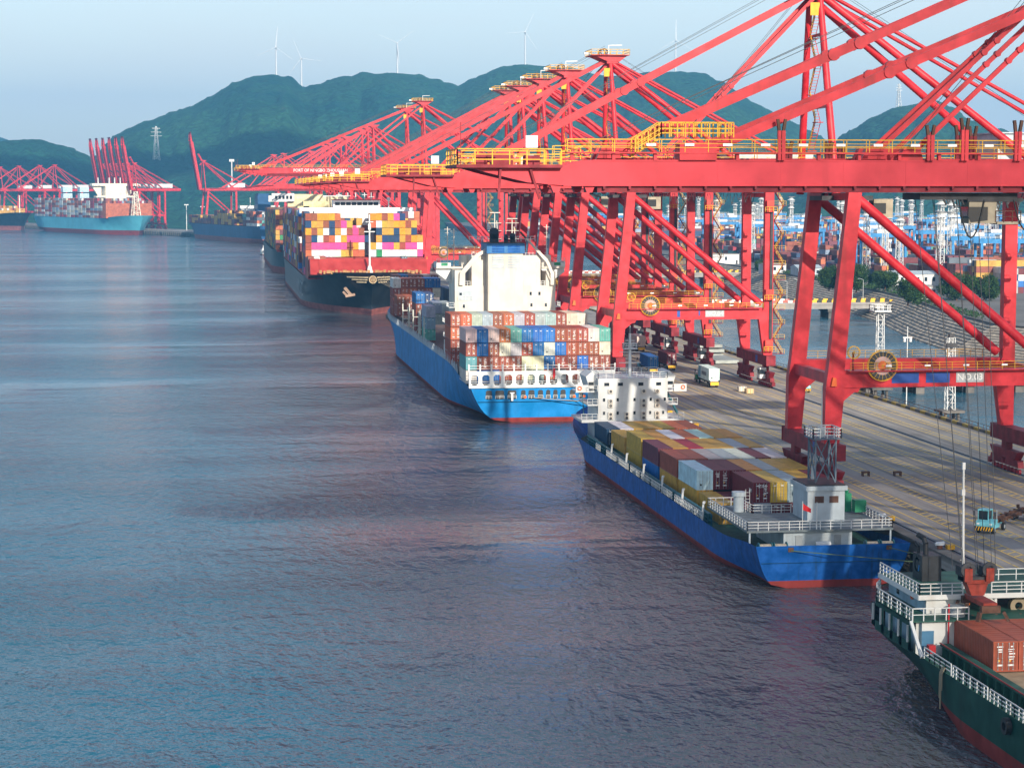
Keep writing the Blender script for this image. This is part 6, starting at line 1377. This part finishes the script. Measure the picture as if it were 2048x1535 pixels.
for i, (x, y, lb) in enumerate(((101.4, 312.6, 'small dark iron trestle standing on a lane marking, nearer the ship'), (106.4, 312, 'small dark iron trestle standing on a lane marking, nearer the far rail'))):
    t = thing('iron_trestle', lb, 'trestle', (x, y, Q), 0, 'iron trestles on the quay'); b = MB().box(-.6, .6, -.4, .4, .5, .75)
    for sx_ in (-.5, .5):
        for sy_ in (-.32, .32): b.box(sx_ - .09, sx_ + .09, sy_ - .07, sy_ + .07, 0, .5)
    b.build('frame', RUST, parent=t)
HC = paint('hatch_cover_grey', (.33, .36, .34), .6, .5, (.12, .10, .08), .5)
for i, (x, y, z, w, l, lb) in enumerate(((132.0, 532, 0, 6.2, 17, 'lowest grey steel hatch cover lying on the quay, in front of the stack'), (133.2, 552, 0, 6, 15, 'bottom grey hatch cover of the leaning stack'), (133.6, 552.5, 1.25, 6, 15, 'middle grey hatch cover of the leaning stack'), (133.1, 553, 2.5, 6.2, 15, 'top grey hatch cover of the leaning stack'))):
    t = thing('hatch_cover', lb, 'hatch cover', (x, y, Q + z), 0, 'ship hatch covers stacked on the quay'); MB().box(-w / 2, w / 2, -l / 2, l / 2, .25, 1.05).build('panel', HC, parent=t)
    b = MB()
    for k in range(5): b.box(-w / 2 + .1, w / 2 - .1, -l / 2 + .3 + k * (l - 1) / 4, -l / 2 + .6 + k * (l - 1) / 4, 0, .25)
    b.build('bearing_bar', DARK, parent=t)

# ------------------------------------------------------------------ container yard beyond the basin
rnd = random.Random(21)
YP = ['brown', 'brown', 'maroon', 'maroon', 'purple', 'maroon', 'yellow', 'navy', 'blue', 'navy', 'grey', 'white', 'teal', 'red', 'slate', 'maroon', 'purple', 'rust', 'darkgrey']
def shore_x(y):
    for (xa, ya), (xb, yb) in zip(SH, SH[1:]):
        if ya <= y <= yb: return xa + (xb - xa) * (y - ya) / (yb - ya)
    return 330
blk = 0; y = 850
while y < 2500:
    dep = 6; x0 = shore_x(y) + (46 if y < 1030 else 22 if y < 1110 else 30); xmax = .43 * y + 60; x = x0; far = y > 1500
    while x < xmax:
        run = rnd.randint(9, 14); base = rnd.randint(2, 5); flav = rnd.choice(YP[:8])
        endon = rnd.random() < .6 and y > 900
        nx, ny, px_, py_ = (int(run * 12.6 / 2.75), 2, 2.75, 12.6) if endon else (run, dep, 12.6, 2.75)
        for i in range(nx):
            xx = x + i * px_
            if xx > xmax: break
            if endon and i % 8 == 0: base = rnd.randint(2, 5); flav = rnd.choice(YP[:8])
            for j in range(ny):
                if rnd.random() < .08: continue
                h = max(1, min(5, base + rnd.choice((-1, 0, 0, 0, 1))))
                for k in range(h):
                    if j > 0 and k < h - 2: continue
                    farbox(xx, xx + px_ - .35, y + j * py_, y + j * py_ + py_ - .35, LZ + k * 2.62, LZ + k * 2.62 + 2.55, CC[flav if rnd.random() < .4 else rnd.choice(YP)])
        x += run * 12.6 + rnd.choice((14, 20, 26))
    y += 31 if y < 1400 else 44
# nearer cut-off stack seen end-on at the right edge and the maroon stack below the near leg
for i in range(5):
    for k in range(4):
        for j in range(2): farbox(331 + i * 2.55, 333.44 + i * 2.55, 828 + j * 12.6, 840.2 + j * 12.6, LZ + k * 2.62, LZ + k * 2.62 + 2.55, CC[rnd.choice(['maroon', 'navy', 'blue', 'white', 'maroon', 'grey'])])
cnt = len(FAR['f']); me = bpy.data.meshes.new('container_stacks'); me.from_pydata(FAR['v'], [], FAR['f'])
ca = me.color_attributes.new('paint', 'FLOAT_COLOR', 'CORNER'); arr = np.repeat(np.array([(*c, 1) for c in FAR['c']], dtype=np.float32), 4, axis=0); ca.data.foreach_set('color', arr.ravel())
m, t, b = newmat('stacked_container_paint'); at = N(t, 'Attribute', attribute_name='paint'); n1 = wnoise(t, .35, 4); r1 = ramp(t, .3, .7, (.65, .65, .65, 1), (1.1, 1.1, 1.1, 1)); t.links.new(n1.outputs[0], r1.inputs[0])
t.links.new(mixc(t, 1.0, at.outputs['Color'], r1.outputs[0], 'MULTIPLY'), b.inputs['Base Color']); b.inputs['Roughness'].default_value = .6
g = N(t, 'NewGeometry'); wv = N(t, 'TexWave', wave_type='BANDS', bands_direction='DIAGONAL'); wv.inputs['Scale'].default_value = 1.1; t.links.new(g.outputs['Position'], wv.inputs['Vector']); bp = N(t, 'Bump'); bp.inputs['Strength'].default_value = .35; bp.inputs['Distance'].default_value = .04; t.links.new(wv.outputs['Fac'], bp.inputs['Height']); t.links.new(bp.outputs[0], b.inputs['Normal'])
me.materials.append(m); me.update(); o = bpy.data.objects.new('container_stacks', me); COL.objects.link(o); tag(o, 'remaining container stacks on far ships and in the yard, many mixed colours', 'containers', None, 'stuff')

# blue rubber-tyred gantries
def rtg_model():
    P = []; A = lambda nm, mb, *m: P.append((nm, mb.mesh(nm, *m), []))
    B1 = paint('gantry_blue', (.02, .20, .46), .45, .25, (.08, .08, .1), .4)
    for s in (-4, 4):
        for x in (-12, 12): A('leg', MB().box(x - .6, x + .6, s - .5, s + .5, 1.6, 19), B1)
        A('girder', MB().box(-13.2, 13.2, s - .6, s + .6, 19, 21), B1)
    for x in (-12, 12):
        A('sill_beam', MB().box(x - .6, x + .6, -6, 6, .9, 1.9).box(x - .5, x + .5, -3.5, 3.5, 18.2, 19), B1)
        w = MB()
        for y in (-5.2, -3.8, 3.8, 5.2): w.pipe((x - .4, y, .7), (x + .4, y, .7), .7, 8)
        A('wheel', w, BLACK)
    A('trolley', MB().box(-3, 4, -3, 3, 21, 22.8).box(3.2, 5.4, -1.6, 1.6, 16.6, 18.8), WHITE)
    A('walkway_rail', MB().rail([(-13, -4.7, 21), (13, -4.7, 21)], 1.1, 2.4, .06, (.5,)), WHITE)
    s = MB().box(-1.2, 1.2, -6, 6, 11.4, 12.0)
    for x in (-.9, .9):
        for y in (-2, 2): s.bar((x, y, 12), (x, y, 21), .06)
    A('spreader', s, YSIGN)
    return P
RT = rtg_model(); spots = []
rnd = random.Random(4)
for row, yy in enumerate((905, 962, 1040, 1110, 1185, 1270, 1360, 1460, 1580, 1720, 1880, 2060)):
    x = shore_x(yy) + (70 if row < 2 else 45) + rnd.uniform(0, 25)
    while x < .41 * yy + 20: spots.append((x, yy)); x += rnd.uniform(34, 58) * (1 + row * .05)
from bisect import bisect
pxof = lambda x, y: 1024 + F_ * math.tan(atan2(x, y) - YAW)
spots.sort(key=lambda p: pxof(*p))
for i, (x, yy) in enumerate(spots): put(RT, 'gantry_crane', 'blue rubber-tyred gantry crane in the yard, %s counted from the left' % nth(i), 'gantry crane', (x, yy, LZ), 0, 'blue gantry cranes in the container yard')
def light_tower():
    P = [('lattice_mast', lattice(MB(), 33, 3.0, 1.7, 12, .16).mesh('lattice_mast', WHITE), [])]
    for z, r in ((33.5, 3.3), (28.5, 2.8)): P.append(('lamp_ring', MB().pipe((0, 0, z), (0, 0, z + .9), 1.0, 10, r).pipe((0, 0, z - 1.4), (0, 0, z - .2), r * .9, 10, .9).mesh('lamp_ring', WHITE), []))
    P.append(('lamp_bank', MB().cbox(0, -1.6, 31.4, 3.6, .3, .8).mesh('lamp_bank', GREY), []))
    return P
LT = light_tower(); tw = []
for k, (x, yy) in enumerate([(415, 1150), (336, 1010), (352, 960), (327, 905), (400, 905), (455, 1180), (520, 1300), (330, 1250), (380, 1290), (345, 1400), (440, 1400), (505, 1460), (580, 1500), (640, 1640), (360, 1560), (430, 1600), (520, 1660), (600, 1760), (330, 1720), (395, 1780), (470, 1840), (560, 1900), (660, 1950), (720, 2050), (340, 1900), (410, 1980), (500, 2060), (590, 2120), (355, 2160), (430, 2240), (520, 2300), (640, 2300), (760, 2200), (470, 1040), (400, 1060), (690, 1780), (480, 1560), (560, 1620), (370, 1120), (300, 1330)]): tw.append((x, yy))
for k in range(26):
    yy = rnd.uniform(950, 2300); tw.append((rnd.uniform(shore_x(yy) + 40, .40 * yy), yy))
tw.sort(key=lambda p: pxof(*p))
for i, (x, yy) in enumerate(tw): put(LT, 'light_tower', 'white lattice floodlight tower in the yard, %s counted from the left' % nth(i), 'light tower', (x, yy, LZ), rnd.uniform(0, 1), 'white floodlight towers in the container yard', scale=(1, 1, rnd.uniform(.85, 1.15)))

# ------------------------------------------------------------------ wind turbines and pylons on the hills
TGREY = flat('turbine_grey', (.50, .53, .56), .5)
def turbine(px, ytop, r, rot, label):
    z = 50 + (385 - ytop) * r / F_; x, y, _ = bearing(px, r); g = ground(px, r) - 3; h = z - g
    t = thing('wind_turbine', label, 'wind turbine', (x, y, g), -YAW, 'white wind turbines along the ridge'); MB().pipe((0, 0, 0), (0, 0, h), 2.1, 10, 1.3).build('tower', TGREY, parent=t); n = MB().box(-1.6, 1.6, -3.5, 5.5, h - .8, h + 2.4).build('nacelle', TGREY, parent=t)
    hub = MB().pipe((0, -5.5, h + .8), (0, -3.4, h + .8), 1.4, 8).build('hub', TGREY, parent=t)
    for k in range(3):
        a = rot + k * 2 * pi / 3; d = Vector((sin(a), 0, cos(a))); p0 = Vector((0, -4.6, h + .8))
        MB().bar(p0, p0 + d * 10, 1.6, .9, 2.1, .8).bar(p0 + d * 10, p0 + d * 42, 2.1, .7, .7, .4).build('blade', TGREY, parent=hub)
turbine(557, 102, 4350, .1, 'white wind turbine farthest left, above the western summit')
turbine(607, 123, 4380, 1.7, 'white wind turbine just right of the western summit')
turbine(797, 92, 4350, .95, 'white wind turbine rising above the middle summit')
turbine(1050, 70, 4400, .45, 'white wind turbine above the tall central summit')
turbine(1348, 87, 4380, 0, 'white wind turbine behind the NO.03 crane fore stay')
def pylon(px, ytop, r, label, ybase=None):
    g = ground(px, r) - 1 if ybase is None else 50 + (385 - ybase) * r / F_; z = 50 + (385 - ytop) * r / F_; x, y, _ = bearing(px, r); h = z - g; t = thing('pylon', label, 'pylon', (x, y, g), .3, 'lattice power pylons on the hills')
    lattice(MB(), h, h * .17, h * .035, 9, .35).build('lattice_mast', WHITE, parent=t); b = MB()
    for f, w in ((.72, .17), (.83, .15), (.94, .12)): b.bar((-h * w, 0, h * f), (h * w, 0, h * f), .9)
    b.build('cross_arm', WHITE, parent=t)
pylon(317, 256, 3700, 'white lattice pylon on the left hillside below the ridge'); pylon(1791, 174, 3680, 'faint lattice pylon on the right hill')
gh_ = thing('headland_mast', 'thin white mast with a lamp head behind the far cranes', 'mast', (24, 2600, Q)); MB().pipe((0, 0, 0), (0, 0, 83), .8, 6).build('pole', WHITE, parent=gh_); MB().cbox(0, 0, 84, 6, 2, 3).build('lamp_head', WHITE, parent=gh_)
for i, (x, y, h) in enumerate(((-31, 2500, 30), (-12, 2455, 28))):
    t = thing('light_tower', 'slim white lamp tower on the far quay, %s' % ('left one beside the teal ship', 'right one near the dark blue bow')[i], 'light tower', (x, y, Q), 0, 'lamp towers on the far quay'); MB().pipe((0, 0, 0), (0, 0, h), .5, 6).build('pole', WHITE, parent=t); MB().cbox(0, 0, h, 5, 2, 1.2).build('lamp_bank', WHITE, parent=t)
# mooring lines of the black ship
b = MB()
for k in range(4): b.bar((63.6 + 4 - k * 2.5, 841, 17.2), (74 + k * 1.5, 815 - k * 4, 8), .12)
b.build('mooring_line', ROPE, label='pale mooring lines running forward from the black ship bow', cat='rope')
bpy.context.view_layer.update()
